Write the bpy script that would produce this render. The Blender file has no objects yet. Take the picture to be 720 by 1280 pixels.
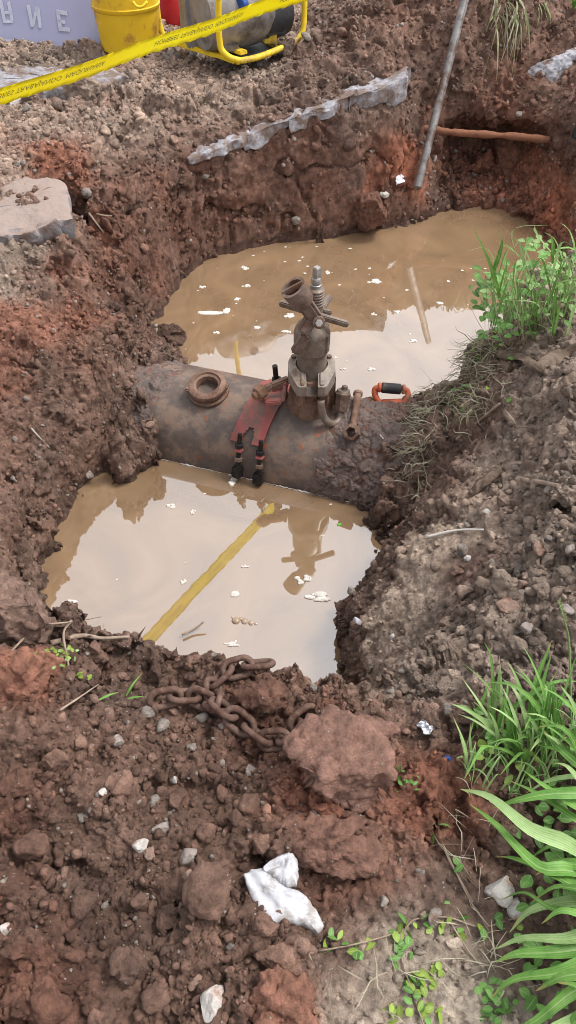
import bpy, bmesh, math, random
import numpy as np
from mathutils import Vector, Matrix, Quaternion
from mathutils.bvhtree import BVHTree
from mathutils.geometry import delaunay_2d_cdt

R = math.radians
random.seed(7)
rng = np.random.default_rng(11)
scene = bpy.context.scene
COL = scene.collection

# ------------------------------------------------------------------ camera, sky, sun, exposure
CAM_H = 1.55
PITCH = R(45)
F = 1024.0                       # focal length in photograph pixels (720 x 1280)
cam = bpy.data.cameras.new('camera')
cam.sensor_fit = 'VERTICAL'
cam.angle = 2 * math.atan(640 / F)
cam.clip_start = 0.02
cam.clip_end = 500
camo = bpy.data.objects.new('camera', cam)
camo.location = (0, 0, CAM_H)
camo.rotation_euler = (R(90) - PITCH, 0, 0)
COL.objects.link(camo)
scene.camera = camo

SUN_EL, SUN_AZ = R(60), R(82)   # azimuth clockwise from +Y
world = bpy.data.worlds.new('World')
scene.world = world
world.use_nodes = True
wn = world.node_tree
wn.nodes.clear()
w_out = wn.nodes.new('ShaderNodeOutputWorld')
w_bg = wn.nodes.new('ShaderNodeBackground')
w_sky = wn.nodes.new('ShaderNodeTexSky')
w_sky.sky_type = 'NISHITA'
w_sky.sun_disc = False
w_sky.sun_elevation = SUN_EL
w_sky.sun_rotation = SUN_AZ
w_sky.air_density = 1.0
w_sky.dust_density = 2.5
w_sky.ozone_density = 1.0
w_hs = wn.nodes.new('ShaderNodeHueSaturation')      # overcast: the sky has lost its blue
w_hs.inputs['Saturation'].default_value = 0.16
w_hs.inputs['Value'].default_value = 1.0
wn.links.new(w_sky.outputs[0], w_hs.inputs['Color'])
wn.links.new(w_hs.outputs[0], w_bg.inputs['Color'])
w_bg.inputs['Strength'].default_value = 0.15
wn.links.new(w_bg.outputs[0], w_out.inputs[0])

sun = bpy.data.lights.new('sun', 'SUN')
sun.energy = 1.05
sun.angle = R(12)
sun.color = (1.0, 0.96, 0.9)
suno = bpy.data.objects.new('sun', sun)
sd = Vector((math.sin(SUN_AZ) * math.cos(SUN_EL), math.cos(SUN_AZ) * math.cos(SUN_EL), math.sin(SUN_EL)))
suno.rotation_euler = sd.to_track_quat('Z', 'Y').to_euler()
COL.objects.link(suno)

scene.view_settings.view_transform = 'Standard'
scene.view_settings.look = 'None'
scene.view_settings.exposure = 1.2
scene.view_settings.gamma = 1.0
scene.view_settings.use_curve_mapping = False
scene.render.engine = 'CYCLES'
scene.cycles.max_bounces = 5
scene.cycles.use_denoising = True
scene.cycles.filter_width = 0.9

# ------------------------------------------------------------------ helpers: view rays of the photograph
CAMP = Vector((0, 0, CAM_H))
FW = Vector((0, math.cos(PITCH), -math.sin(PITCH)))
UP = Vector((0, math.sin(PITCH), math.cos(PITCH)))

def ray(u, v):
    return FW + Vector((1, 0, 0)) * ((u - 360) / F) + UP * ((640 - v) / F)
def P(u, v, z):
    d = ray(u, v)
    return CAMP + d * ((z - CAM_H) / d.z)
def PY(u, v, y):
    d = ray(u, v)
    return CAMP + d * (y / d.y)

def lin(c):
    c = [x / 255 for x in c]
    return tuple(x / 12.92 if x <= .04045 else ((x + .055) / 1.055) ** 2.4 for x in c)

# ------------------------------------------------------------------ helpers: noise in numpy
def _hash(ix, iy, iz, seed):
    h = (ix.astype(np.uint32) * np.uint32(374761393) + iy.astype(np.uint32) * np.uint32(668265263)
         + iz.astype(np.uint32) * np.uint32(2246822519) + np.uint32((seed * 3266489917) & 0xffffffff))
    h = (h ^ (h >> np.uint32(13))) * np.uint32(1274126177)
    h = (h ^ (h >> np.uint32(16))) * np.uint32(2654435761)
    return h ^ (h >> np.uint32(15))
def vnoise(p, freq, seed=0):
    q = p * freq
    i = np.floor(q).astype(np.int64)
    f = q - i
    f = f * f * (3 - 2 * f)
    out = np.zeros(len(p))
    for dx in (0, 1):
        wx = f[:, 0] if dx else 1 - f[:, 0]
        for dy in (0, 1):
            wy = f[:, 1] if dy else 1 - f[:, 1]
            for dz in (0, 1):
                wz = f[:, 2] if dz else 1 - f[:, 2]
                out += wx * wy * wz * (_hash(i[:, 0] + dx, i[:, 1] + dy, i[:, 2] + dz, seed) / 4294967295.0)
    return out * 2 - 1
def fbm(p, freq, seed=0, octv=3):
    s = np.zeros(len(p)); a = 1.0
    for k in range(octv):
        s += a * vnoise(p, freq * 2.03 ** k, seed + k * 17); a *= .5
    return s / 1.75
def lumps(p, freq, seed=0, jit=.36):
    """rounded clods: dome height in 0..1 and a random number per clod; a tilted face per clod"""
    q = p * freq - .5
    i = np.floor(q).astype(np.int64)
    best = np.full(len(p), 9.0); idv = np.zeros(len(p)); fac = np.zeros(len(p))
    for dx in (0, 1):
        for dy in (0, 1):
            for dz in (0, 1):
                cx, cy, cz = i[:, 0] + dx, i[:, 1] + dy, i[:, 2] + dz
                h = _hash(cx, cy, cz, seed)
                jx = ((h & 1023) / 1023.0 - .5) * 2 * jit
                jy = (((h >> np.uint32(10)) & 1023) / 1023.0 - .5) * 2 * jit
                jz = (((h >> np.uint32(20)) & 1023) / 1023.0 - .5) * 2 * jit
                ox, oy, oz = q[:, 0] - cx - jx, q[:, 1] - cy - jy, q[:, 2] - cz - jz
                d = ox * ox + oy * oy + oz * oz
                m = d < best
                fd = ox * (((h >> np.uint32(3)) & 63) / 31.5 - 1) + oy * (((h >> np.uint32(13)) & 63) / 31.5 - 1) + oz * (((h >> np.uint32(23)) & 63) / 31.5 - 1)
                fac[m] = fd[m]
                best[m] = d[m]
                idv[m] = ((h >> np.uint32(7)) & 255)[m] / 255.0
    dome = np.sqrt(np.clip(1 - best / .62, 0, 1))
    return dome, idv, fac
def sstep(a, b, x):
    t = np.clip((x - a) / (b - a), 0, 1)
    return t * t * (3 - 2 * t)

# ------------------------------------------------------------------ helpers: objects
def link(name, me, mats=None, parent=None, smooth=True):
    if mats is not None:
        for m in (mats if isinstance(mats, (list, tuple)) else [mats]):
            me.materials.append(m)
    if smooth and len(me.polygons):
        me.polygons.foreach_set('use_smooth', np.ones(len(me.polygons), dtype=bool))
    o = bpy.data.objects.new(name, me)
    COL.objects.link(o)
    if parent is not None:
        o.parent = parent
    return o
def tag(o, label, cat, group=None, kind=None):
    if label: o['label'] = label
    if cat: o['category'] = cat
    if group: o['group'] = group
    if kind: o['kind'] = kind
    return o
def empty(name, label, cat, loc=(0, 0, 0), group=None):
    """an Empty at the thing's base; parts built in world coordinates are shifted by put()"""
    o = bpy.data.objects.new(name, None)
    o.empty_display_size = .05
    o.location = loc
    COL.objects.link(o)
    return tag(o, label, cat, group)
def put(name, bm, mat, parent=None, smooth=True, auto=None):
    """bmesh in world coordinates -> one mesh object, under its parent"""
    if parent is not None:
        off = parent.location.copy()
        if parent.parent: off = off + parent.parent.location
        bmesh.ops.translate(bm, verts=bm.verts, vec=-off)
    bmesh.ops.recalc_face_normals(bm, faces=bm.faces)
    me = bpy.data.meshes.new(name)
    bm.to_mesh(me); bm.free()
    o = link(name, me, mat, parent, smooth)
    if smooth and auto:
        me.set_sharp_from_angle(angle=R(auto))
    return o
def mesh_np(name, V, Fc, mats, parent=None, smooth=True):
    me = bpy.data.meshes.new(name)
    V = np.asarray(V, dtype=np.float32); Fc = np.asarray(Fc, dtype=np.int32)
    n = Fc.shape[1]
    me.vertices.add(len(V)); me.vertices.foreach_set('co', V.ravel())
    me.loops.add(Fc.size); me.loops.foreach_set('vertex_index', Fc.ravel())
    me.polygons.add(len(Fc))
    me.polygons.foreach_set('loop_start', np.arange(0, Fc.size, n, dtype=np.int32))
    me.update(calc_edges=True)
    return link(name, me, mats, parent, smooth)
def frame_z(d):
    """rotation matrix with its Z along d"""
    return Vector(d).to_track_quat('Z', 'Y').to_matrix().to_4x4()

def b_cyl(bm, p0, p1, r0, r1=None, seg=20, cap=True, bev=0):
    p0, p1 = Vector(p0), Vector(p1)
    r1 = r0 if r1 is None else r1
    d = p1 - p0
    h = d.length
    prof = [(r0, 0), (r1, h)]
    if bev:
        prof = [(r0 - bev, 0), (r0, bev), (r1, h - bev), (r1 - bev, h)]
    b_lathe(bm, prof, p0, d, seg, cap)
def b_lathe(bm, prof, origin, axis=(0, 0, 1), seg=32, cap=True, M=None, close=False):
    if M is None:
        M = Matrix.Translation(origin) @ frame_z(axis)
    rings = []
    for r, z in prof:
        rings.append([bm.verts.new(M @ Vector((r * math.cos(2 * math.pi * k / seg), r * math.sin(2 * math.pi * k / seg), z))) for k in range(seg)])
    pairs = list(zip(rings[:-1], rings[1:]))
    if close: pairs.append((rings[-1], rings[0]))
    for a, b in pairs:
        for k in range(seg):
            bm.faces.new((a[k], a[(k + 1) % seg], b[(k + 1) % seg], b[k]))
    if cap and not close:
        bm.faces.new(list(reversed(rings[0]))); bm.faces.new(rings[-1])
def b_box(bm, center, size, rot=None, bev=0.0, taper=1.0):
    M = Matrix.Translation(center) @ (rot.to_4x4() if rot is not None else Matrix.Identity(4))
    t = bmesh.new()
    bmesh.ops.create_cube(t, size=1.0)
    for v in t.verts:
        k = taper if v.co.z > 0 else 1.0
        v.co = Vector((v.co.x * size[0] * k, v.co.y * size[1] * k, v.co.z * size[2]))
    if bev:
        bmesh.ops.bevel(t, geom=t.edges[:], offset=bev, segments=2, affect='EDGES')
    mp = {}
    for v in t.verts: mp[v] = bm.verts.new(M @ v.co)
    for f in t.faces: bm.faces.new([mp[v] for v in f.verts])
    t.free()
def b_bar(bm, p0, p1, w, h, bev=.003, up=(0, 0, 1), taper=1.0):
    """rectangular bar from p0 to p1"""
    p0, p1 = Vector(p0), Vector(p1)
    z = (p1 - p0).normalized()
    x = Vector(up).cross(z)
    if x.length < 1e-4: x = Vector((1, 0, 0))
    x.normalize(); y = z.cross(x)
    rot = Matrix((x, y, z)).transposed()
    b_box(bm, (p0 + p1) / 2, (w, h, (p1 - p0).length), rot, bev, taper)
def b_tube(bm, pts, r, seg=12, closed=False, radii=None):
    pts = [Vector(p) for p in pts]
    n = len(pts)
    rings = []
    up = None
    for i in range(n):
        if closed:
            d = pts[(i + 1) % n] - pts[i - 1]
        else:
            d = pts[min(i + 1, n - 1)] - pts[max(i - 1, 0)]
        d.normalize()
        if up is None:
            up = d.orthogonal().normalized()
        up = (up - d * up.dot(d)).normalized()
        s = d.cross(up)
        rr = radii[i] if radii else r
        rings.append([bm.verts.new(pts[i] + (up * math.cos(2 * math.pi * k / seg) + s * math.sin(2 * math.pi * k / seg)) * rr) for k in range(seg)])
    for i in range(n if closed else n - 1):
        a, b = rings[i], rings[(i + 1) % n]
        # match ring phase when closing
        sh = 0
        if closed and i == n - 1:
            sh = min(range(seg), key=lambda q: (a[0].co - b[q].co).length)
        for k in range(seg):
            bm.faces.new((a[k], a[(k + 1) % seg], b[(k + 1 + sh) % seg], b[(k + sh) % seg]))
    if not closed:
        bm.faces.new(list(reversed(rings[0]))); bm.faces.new(rings[-1])
def curve_pts(ctrl, n):
    """Catmull-Rom through control points"""
    c = [Vector(p) for p in ctrl]
    c = [c[0] * 2 - c[1]] + c + [c[-1] * 2 - c[-2]]
    out = []
    segs = len(c) - 3
    for i in range(n):
        t = i / (n - 1) * segs
        k = min(int(t), segs - 1); t -= k
        a, b, d, e = c[k], c[k + 1], c[k + 2], c[k + 3]
        out.append(.5 * ((2 * b) + (d - a) * t + (2 * a - 5 * b + 4 * d - e) * t * t + (3 * b - a - 3 * d + e) * t ** 3))
    return out

# ------------------------------------------------------------------ materials
def new_mat(name):
    m = bpy.data.materials.new(name)
    m.use_nodes = True
    nt = m.node_tree
    return m, nt, nt.nodes['Principled BSDF'], nt.nodes.new, nt.links.new
def mat(name, c1, c2=None, scale=8, rough=.7, metal=0.0, bump=.2, bscale=None, dirt=None, dirt_amt=.5, dscale=None, spec=.3, trans=None):
    """two-tone noise base colour, optional patchy dirt, fine relief"""
    m, nt, bs, N, L = new_mat(name)
    tc = N('ShaderNodeTexCoord')
    nz = N('ShaderNodeTexNoise'); nz.inputs['Scale'].default_value = scale
    nz.inputs['Detail'].default_value = 6; nz.inputs['Roughness'].default_value = .65
    L(tc.outputs['Object'], nz.inputs['Vector'])
    rp = N('ShaderNodeValToRGB')
    rp.color_ramp.elements[0].position = .35; rp.color_ramp.elements[1].position = .68
    rp.color_ramp.elements[0].color = (*lin(c1), 1); rp.color_ramp.elements[1].color = (*lin(c2 or c1), 1)
    L(nz.outputs['Fac'], rp.inputs['Fac'])
    colr = rp.outputs['Color']
    if dirt:
        n2 = N('ShaderNodeTexNoise'); n2.inputs['Scale'].default_value = dscale or scale * .6
        n2.inputs['Detail'].default_value = 8; n2.inputs['Roughness'].default_value = .7
        L(tc.outputs['Object'], n2.inputs['Vector'])
        r2 = N('ShaderNodeValToRGB')
        r2.color_ramp.elements[0].position = .62 - dirt_amt * .3; r2.color_ramp.elements[1].position = .72 - dirt_amt * .25
        L(n2.outputs['Fac'], r2.inputs['Fac'])
        mx = N('ShaderNodeMix'); mx.data_type = 'RGBA'
        L(r2.outputs['Color'], mx.inputs['Factor'])
        L(colr, mx.inputs['A']); mx.inputs['B'].default_value = (*lin(dirt), 1)
        colr = mx.outputs['Result']
    L(colr, bs.inputs['Base Color'])
    bs.inputs['Roughness'].default_value = rough
    bs.inputs['Metallic'].default_value = metal
    bs.inputs['Specular IOR Level'].default_value = spec
    if bump:
        nb = N('ShaderNodeTexNoise'); nb.inputs['Scale'].default_value = bscale or scale * 5
        nb.inputs['Detail'].default_value = 6
        L(tc.outputs['Object'], nb.inputs['Vector'])
        bp = N('ShaderNodeBump'); bp.inputs['Strength'].default_value = bump; bp.inputs['Distance'].default_value = .01
        L(nb.outputs['Fac'], bp.inputs['Height']); L(bp.outputs['Normal'], bs.inputs['Normal'])
    if trans:
        bs.inputs['Subsurface Weight'].default_value = trans
        bs.inputs['Subsurface Radius'].default_value = (.01, .01, .004)
    return m

def soil_material(name='soil', attr=True):
    m, nt, bs, N, L = new_mat(name)
    tc = N('ShaderNodeTexCoord')
    at = N('ShaderNodeAttribute'); at.attribute_name = 'tint'
    n1 = N('ShaderNodeTexNoise'); n1.inputs['Scale'].default_value = 38; n1.inputs['Detail'].default_value = 8; n1.inputs['Roughness'].default_value = .72
    L(tc.outputs['Object'], n1.inputs['Vector'])
    r1 = N('ShaderNodeValToRGB')
    r1.color_ramp.elements[0].position = .3; r1.color_ramp.elements[0].color = (.42, .41, .41, 1)
    r1.color_ramp.elements[1].position = .72; r1.color_ramp.elements[1].color = (1.55, 1.53, 1.51, 1)
    L(n1.outputs['Fac'], r1.inputs['Fac'])
    mu = N('ShaderNodeMix'); mu.data_type = 'RGBA'; mu.blend_type = 'MULTIPLY'; mu.inputs['Factor'].default_value = 1
    L(at.outputs['Color'], mu.inputs['A']); L(r1.outputs['Color'], mu.inputs['B'])
    # pale grit
    vo = N('ShaderNodeTexVoronoi'); vo.inputs['Scale'].default_value = 120; vo.inputs['Randomness'].default_value = 1
    L(tc.outputs['Object'], vo.inputs['Vector'])
    lt = N('ShaderNodeMath'); lt.operation = 'LESS_THAN'; lt.inputs[1].default_value = .22
    L(vo.outputs['Distance'], lt.inputs[0])
    sp = N('ShaderNodeSeparateColor'); L(vo.outputs['Color'], sp.inputs['Color'])
    gt = N('ShaderNodeMath'); gt.operation = 'GREATER_THAN'; gt.inputs[1].default_value = .93
    L(sp.outputs['Red'], gt.inputs[0])
    ml = N('ShaderNodeMath'); ml.operation = 'MULTIPLY'; L(lt.outputs[0], ml.inputs[0]); L(gt.outputs[0], ml.inputs[1])
    m2 = N('ShaderNodeMix'); m2.data_type = 'RGBA'
    L(ml.outputs[0], m2.inputs['Factor']); L(mu.outputs['Result'], m2.inputs['A']); m2.inputs['B'].default_value = (.36, .33, .30, 1)
    L(m2.outputs['Result'], bs.inputs['Base Color'])
    bs.inputs['Roughness'].default_value = .85
    bs.inputs['Specular IOR Level'].default_value = .25
    nb = N('ShaderNodeTexNoise'); nb.inputs['Scale'].default_value = 140; nb.inputs['Detail'].default_value = 7; nb.inputs['Roughness'].default_value = .7
    L(tc.outputs['Object'], nb.inputs['Vector'])
    bp = N('ShaderNodeBump'); bp.inputs['Strength'].default_value = 1.0; bp.inputs['Distance'].default_value = .014
    L(nb.outputs['Fac'], bp.inputs['Height']); L(bp.outputs['Normal'], bs.inputs['Normal'])
    return m
SOIL = soil_material()

def water_material():
    m, nt, bs, N, L = new_mat('muddy_water')
    tc = N('ShaderNodeTexCoord')
    nz = N('ShaderNodeTexNoise'); nz.inputs['Scale'].default_value = 2.4; nz.inputs['Detail'].default_value = 6; nz.inputs['Distortion'].default_value = 1.5
    L(tc.outputs['Object'], nz.inputs['Vector'])
    rp = N('ShaderNodeValToRGB')
    rp.color_ramp.elements[0].position = .3; rp.color_ramp.elements[0].color = (*lin((126, 102, 78)), 1)
    rp.color_ramp.elements[1].position = .7; rp.color_ramp.elements[1].color = (*lin((150, 123, 94)), 1)
    L(nz.outputs['Fac'], rp.inputs['Fac']); L(rp.outputs['Color'], bs.inputs['Base Color'])
    bs.inputs['Roughness'].default_value = .015
    bs.inputs['IOR'].default_value = 3.5
    bs.inputs['Specular IOR Level'].default_value = .5
    nb = N('ShaderNodeTexNoise'); nb.inputs['Scale'].default_value = 5; nb.inputs['Detail'].default_value = 2
    L(tc.outputs['Object'], nb.inputs['Vector'])
    bp = N('ShaderNodeBump'); bp.inputs['Strength'].default_value = .014; bp.inputs['Distance'].default_value = .02
    L(nb.outputs['Fac'], bp.inputs['Height']); L(bp.outputs['Normal'], bs.inputs['Normal'])
    return m
WATER = water_material()

# ------------------------------------------------------------------ the ground: one sheet with the pit dug into it
ZW = -.80
TINT = {k: np.array(lin(c)) for k, c in dict(
    R=(120, 80, 65), B=(104, 80, 70), D=(88, 68, 60), G=(124, 111, 103), L=(130, 113, 104), S=(154, 139, 128),
    C=(138, 82, 58), K=(92, 63, 52), M=(104, 84, 76), T=(162, 152, 142), X=(122, 77, 60)).items()}
CT = []     # x, y, z, tint
def c(u, v, z, t): 
    p = P(u, v, z); CT.append((p.x, p.y, z, t)); return len(CT) - 1
def w(x, y, z, t):
    CT.append((x, y, z, t)); return len(CT) - 1
lines = []
def pl(*ids): lines.append(ids)

# waterline, clockwise from the left end of the pipe
wl = [c(155, 572, ZW, 'B'), c(172, 560, ZW, 'M'), c(182, 505, ZW, 'M'), c(190, 455, ZW, 'B'), c(198, 440, ZW, 'B'), c(205, 405, ZW, 'D'), c(232, 352, ZW, 'K'), c(262, 328, ZW, 'K'), c(330, 309, ZW, 'K'), c(400, 302, ZW, 'K'),
      c(470, 292, ZW, 'D'), c(520, 284, ZW, 'D'), c(560, 273, ZW, 'X'), c(610, 275, ZW, 'X'), c(672, 296, ZW, 'C'),
      w(1.55, 4.45, ZW, 'D'), w(1.15, 3.85, ZW, 'D'), w(.82, 3.2, ZW, 'D'), w(.58, 2.8, ZW, 'D'), c(478, 640, ZW, 'D'),
      c(458, 672, ZW, 'D'), c(436, 705, ZW, 'D'), c(414, 738, ZW, 'D'), c(408, 790, ZW, 'D'), w(.16, 1.36, ZW, 'D'), w(-.15, 1.38, ZW, 'B'),
      w(-.55, 1.45, ZW, 'B'), c(58, 752, ZW, 'D'), c(72, 715, ZW, 'D'), c(92, 665, ZW, 'B'), c(112, 616, ZW, 'B')]
WLP = [CT[k] for k in wl]
pl(*wl, wl[0])
_ar = sum(CT[wl[k - 1]][0] * CT[wl[k]][1] - CT[wl[k]][0] * CT[wl[k - 1]][1] for k in range(len(wl)))
_new = []
for k in range(len(wl)):           # the pit goes on below the water: its foot lies a little outside the waterline
    a_, b_ = CT[wl[k - 1]], CT[wl[(k + 1) % len(wl)]]
    tx, ty = b_[0] - a_[0], b_[1] - a_[1]
    ln_ = math.hypot(tx, ty); sg = 1 if _ar > 0 else -1
    q_ = CT[wl[k]]
    _new.append((q_[0] + sg * ty / ln_ * .02, q_[1] - sg * tx / ln_ * .02, q_[2] - .20, q_[3]))
for k in range(len(wl)): CT[wl[k]] = _new[k]
# banks that fall to the water: height follows the distance from the waterline
_poly = np.array([(_q[0], _q[1]) for _q in WLP])
def out_dist(x, y):
    a = _poly; b = np.roll(_poly, -1, 0)
    ab = b - a; ap = np.array([x, y]) - a
    t = np.clip((ap * ab).sum(1) / (ab * ab).sum(1), 0, 1)
    d = np.sqrt(((ap - ab * t[:, None]) ** 2).sum(1)).min()
    cr_ = ((a[:, 1] > y) != (b[:, 1] > y)) & (x < (b[:, 0] - a[:, 0]) * (y - a[:, 1]) / (b[:, 1] - a[:, 1] + 1e-12) + a[:, 0])
    return -d if cr_.sum() % 2 else d
PROF_L = ((-.05, .0, .05, .14, .3, .55, .9), (-1.1, -.8, -.58, -.42, -.3, -.2, -.1))
PROF_R = ((-.05, .0, .06, .14, .3, .5, .8), (-1.1, -.8, -.62, -.48, -.3, -.14, .02))
def cb(u, v, prof, t):
    for k in range(120):
        z = .1 - k * .0075
        p = P(u, v, z)
        if z <= np.interp(out_dist(p.x, p.y), *prof):
            return w(p.x, p.y, z, t)
# pit bottom
for _i in range(-12, 20):
    for _j in range(8, 52):
        _x, _y = _i * .1, _j * .1
        if out_dist(_x, _y) < -.035: w(_x, _y, -1.2, 'B')
# back wall: foot of the pavement layer, then its top
def cy(u, v, y, t):
    p = PY(u, v, y); return w(p.x, p.y, p.z, t)
bw = [c(150, 262, -.16, 'K'), cy(205, 225, 4.25, 'K'), cy(245, 203, 4.47, 'K'), cy(335, 178, 4.68, 'K'), cy(400, 152, 4.76, 'K'), cy(452, 142, 4.86, 'M'), cy(505, 122, 4.95, 'M')]
bt = [c(110, 226, -.05, 'M'), cy(205, 190, 4.32, 'M'), cy(245, 176, 4.54, 'M'), cy(330, 152, 4.75, 'M'), cy(400, 122, 4.84, 'M'), cy(450, 106, 4.94, 'M'), cy(508, 84, 5.05, 'B')]
pl(*bw); pl(*bt)
c(300, 260, -.55, 'K'); c(230, 290, -.55, 'K'); c(400, 240, -.5, 'K'); c(450, 220, -.45, 'D'); c(180, 330, -.55, 'K')
c(470, 260, -.68, 'K'); c(460, 225, -.5, 'X')
# behind the rim: dusty ground up to the generator
for u, v, z, t in ((0, 205, .0, 'L'), (60, 190, -.02, 'X'), (60, 230, -.02, 'B'), (0, 150, .0, 'L'), (60, 160, .02, 'L'), (100, 200, -.02, 'X'), (120, 150, .0, 'L'), (180, 150, -.02, 'L'), (200, 110, .03, 'L'),
                   (260, 110, .04, 'L'), (300, 115, -.03, 'L'), (163, 62, .03, 'L'), (140, 64, .02, 'L'), (190, 66, .0, 'L'), (330, 88, .0, 'G'), (250, 74, -.03, 'L'), (350, 60, -.02, 'L'), (290, 60, -.04, 'L'), (380, 90, .03, 'M'), (400, 60, .06, 'M'),
                   (440, 80, .05, 'M'), (460, 40, .15, 'B'), (400, 20, .1, 'M'), (0, 110, -.02, 'G'), (130, 105, .0, 'G'), (60, 75, .03, 'G'), (200, 70, .0, 'L'),
                   (320, 40, -.04, 'L'), (180, 30, -.03, 'L'), (60, 40, -.03, 'G'), (300, 0, .0, 'L'), (100, 0, .0, 'L'),
                   (500, 50, .1, 'B'), (520, 5, .24, 'B'), (-120, 150, .0, 'L'), (-120, 60, .0, 'L')):
    c(u, v, z, t)
# spoil heap and slope at the back right
cr = [c(512, 150, -.25, 'D'), c(500, 200, -.43, 'C')]
for u, v, z, t in ((530, 100, -.1, 'D'), (530, 150, -.33, 'K'), (560, 150, -.33, 'K'), (620, 158, -.33, 'K'), (685, 165, -.33, 'K'), (530, 215, -.48, 'C'),
                   (570, 230, -.68, 'K'), (620, 232, -.66, 'X'), (660, 225, -.6, 'X'), (600, 250, -.76, 'X'), (645, 252, -.75, 'X'), (545, 245, -.70, 'D'), (690, 262, -.65, 'C'),
                   (500, 250, -.6, 'D'), (560, 60, .04, 'B'), (600, 60, .04, 'B'), (640, 110, -.15, 'K'), (600, 0, .24, 'B'), (680, 0, .24, 'B'), (720, 40, .08, 'B'),
                   (700, 110, -.12, 'B'), (720, 180, -.28, 'D'), (720, 130, -.14, 'B'), (720, 240, -.5, 'X'), (800, 120, -.05, 'B'), (800, 240, -.4, 'B'), (800, 0, .28, 'B'), (560, 110, -.17, 'B'),
                   (775, 300, -.5, 'D'), (590, 195, -.5, 'C'), (650, 195, -.48, 'C')):
    c(u, v, z, t)
# left bank
for u, v, z, t in ((85, 300, -.12, 'B'), (100, 270, -.1, 'B'), (0, 300, -.1, 'G'), (50, 300, -.12, 'G'), (-100, 300, -.05, 'L'), (0, 345, -.16, 'G'), (50, 345, -.2, 'M'), (78, 352, -.3, 'R'),
                   (92, 352, -.55, 'D'), (112, 332, -.52, 'D'), (132, 300, -.42, 'D'), (110, 300, -.28, 'R'), (128, 360, -.42, 'K'), (155, 330, -.4, 'K'), (165, 365, -.5, 'D'), (150, 395, -.48, 'D'),
                   (185, 395, -.56, 'D'), (205, 412, -.7, 'D'),
                   (-100, 700, -.3, 'B'), (-100, 560, -.2, 'B'), (-120, 430, -.1, 'B')):
    c(u, v, z, t)
for u, v, z, t in ((172, 466, -.44, 'M'), (186, 500, -.50, 'M'), (176, 535, -.58, 'M'), (160, 545, -.6, 'M'), (140, 490, -.40, 'M'), (140, 520, -.46, 'M'), (184, 448, -.58, 'M')):
    c(u, v, z, t)
for u, v, t in ((0, 390, 'R'), (40, 400, 'R'), (100, 400, 'R'), (130, 430, 'B'), (120, 470, 'B'), (60, 460, 'D'), (0, 460, 'R'),
                (120, 530, 'B'), (70, 530, 'D'), (0, 530, 'B'), (60, 585, 'M'), (100, 590, 'B'), (0, 590, 'B'), (30, 640, 'B'),
                (70, 650, 'B'), (0, 660, 'B'), (45, 690, 'M'), (0, 705, 'M')):
    cb(u, v, PROF_L, t)
# right bank and mound
for u, v, t in ((508, 478, 'D'), (505, 520, 'D'), (495, 600, 'D'), (502, 560, 'D'), (525, 455, 'D'), (560, 432, 'G'), (600, 412, 'G'), (640, 400, 'G'),
                (560, 480, 'M'), (550, 540, 'M'), (600, 470, 'M'), (650, 500, 'M'), (600, 550, 'M'), (650, 560, 'G'),
                (530, 620, 'M'), (560, 610, 'M'), (505, 650, 'D'), (520, 680, 'S'), (485, 700, 'M'), (600, 640, 'S'), (560, 670, 'S'), (650, 620, 'G'),
                (475, 760, 'S'), (450, 770, 'M'), (432, 745, 'D'), (520, 740, 'S'), (580, 720, 'M'), (440, 822, 'M'), (470, 815, 'S'), (520, 800, 'G'), (470, 855, 'G')):
    cb(u, v, PROF_R, t)
for u, v, z, t in ((700, 410, -.04, 'G'), (760, 420, 0, 'G'), (660, 440, .0, 'G'), (720, 450, .06, 'G'), (720, 520, .06, 'G'), (720, 610, .08, 'G'), (650, 700, .0, 'G'), (720, 700, .1, 'G'),
                   (580, 790, -.08, 'G'), (650, 780, .01, 'G'), (720, 780, .06, 'G'), (500, 860, -.1, 'G'), (560, 850, -.06, 'G'), (640, 850, 0, 'G'), (720, 850, .03, 'G'),
                   (800, 600, .15, 'G'), (800, 800, .08, 'G'), (540, 890, -.03, 'M'), (480, 890, -.04, 'B')):
    c(u, v, z, t)
w(.75, 2.95, -.35, 'G'); w(1.05, 3.2, -.3, 'G'); w(1.2, 3.75, -.45, 'G'); w(1.6, 3.6, -.2, 'G'); w(1.75, 4.35, -.4, 'B')
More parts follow.
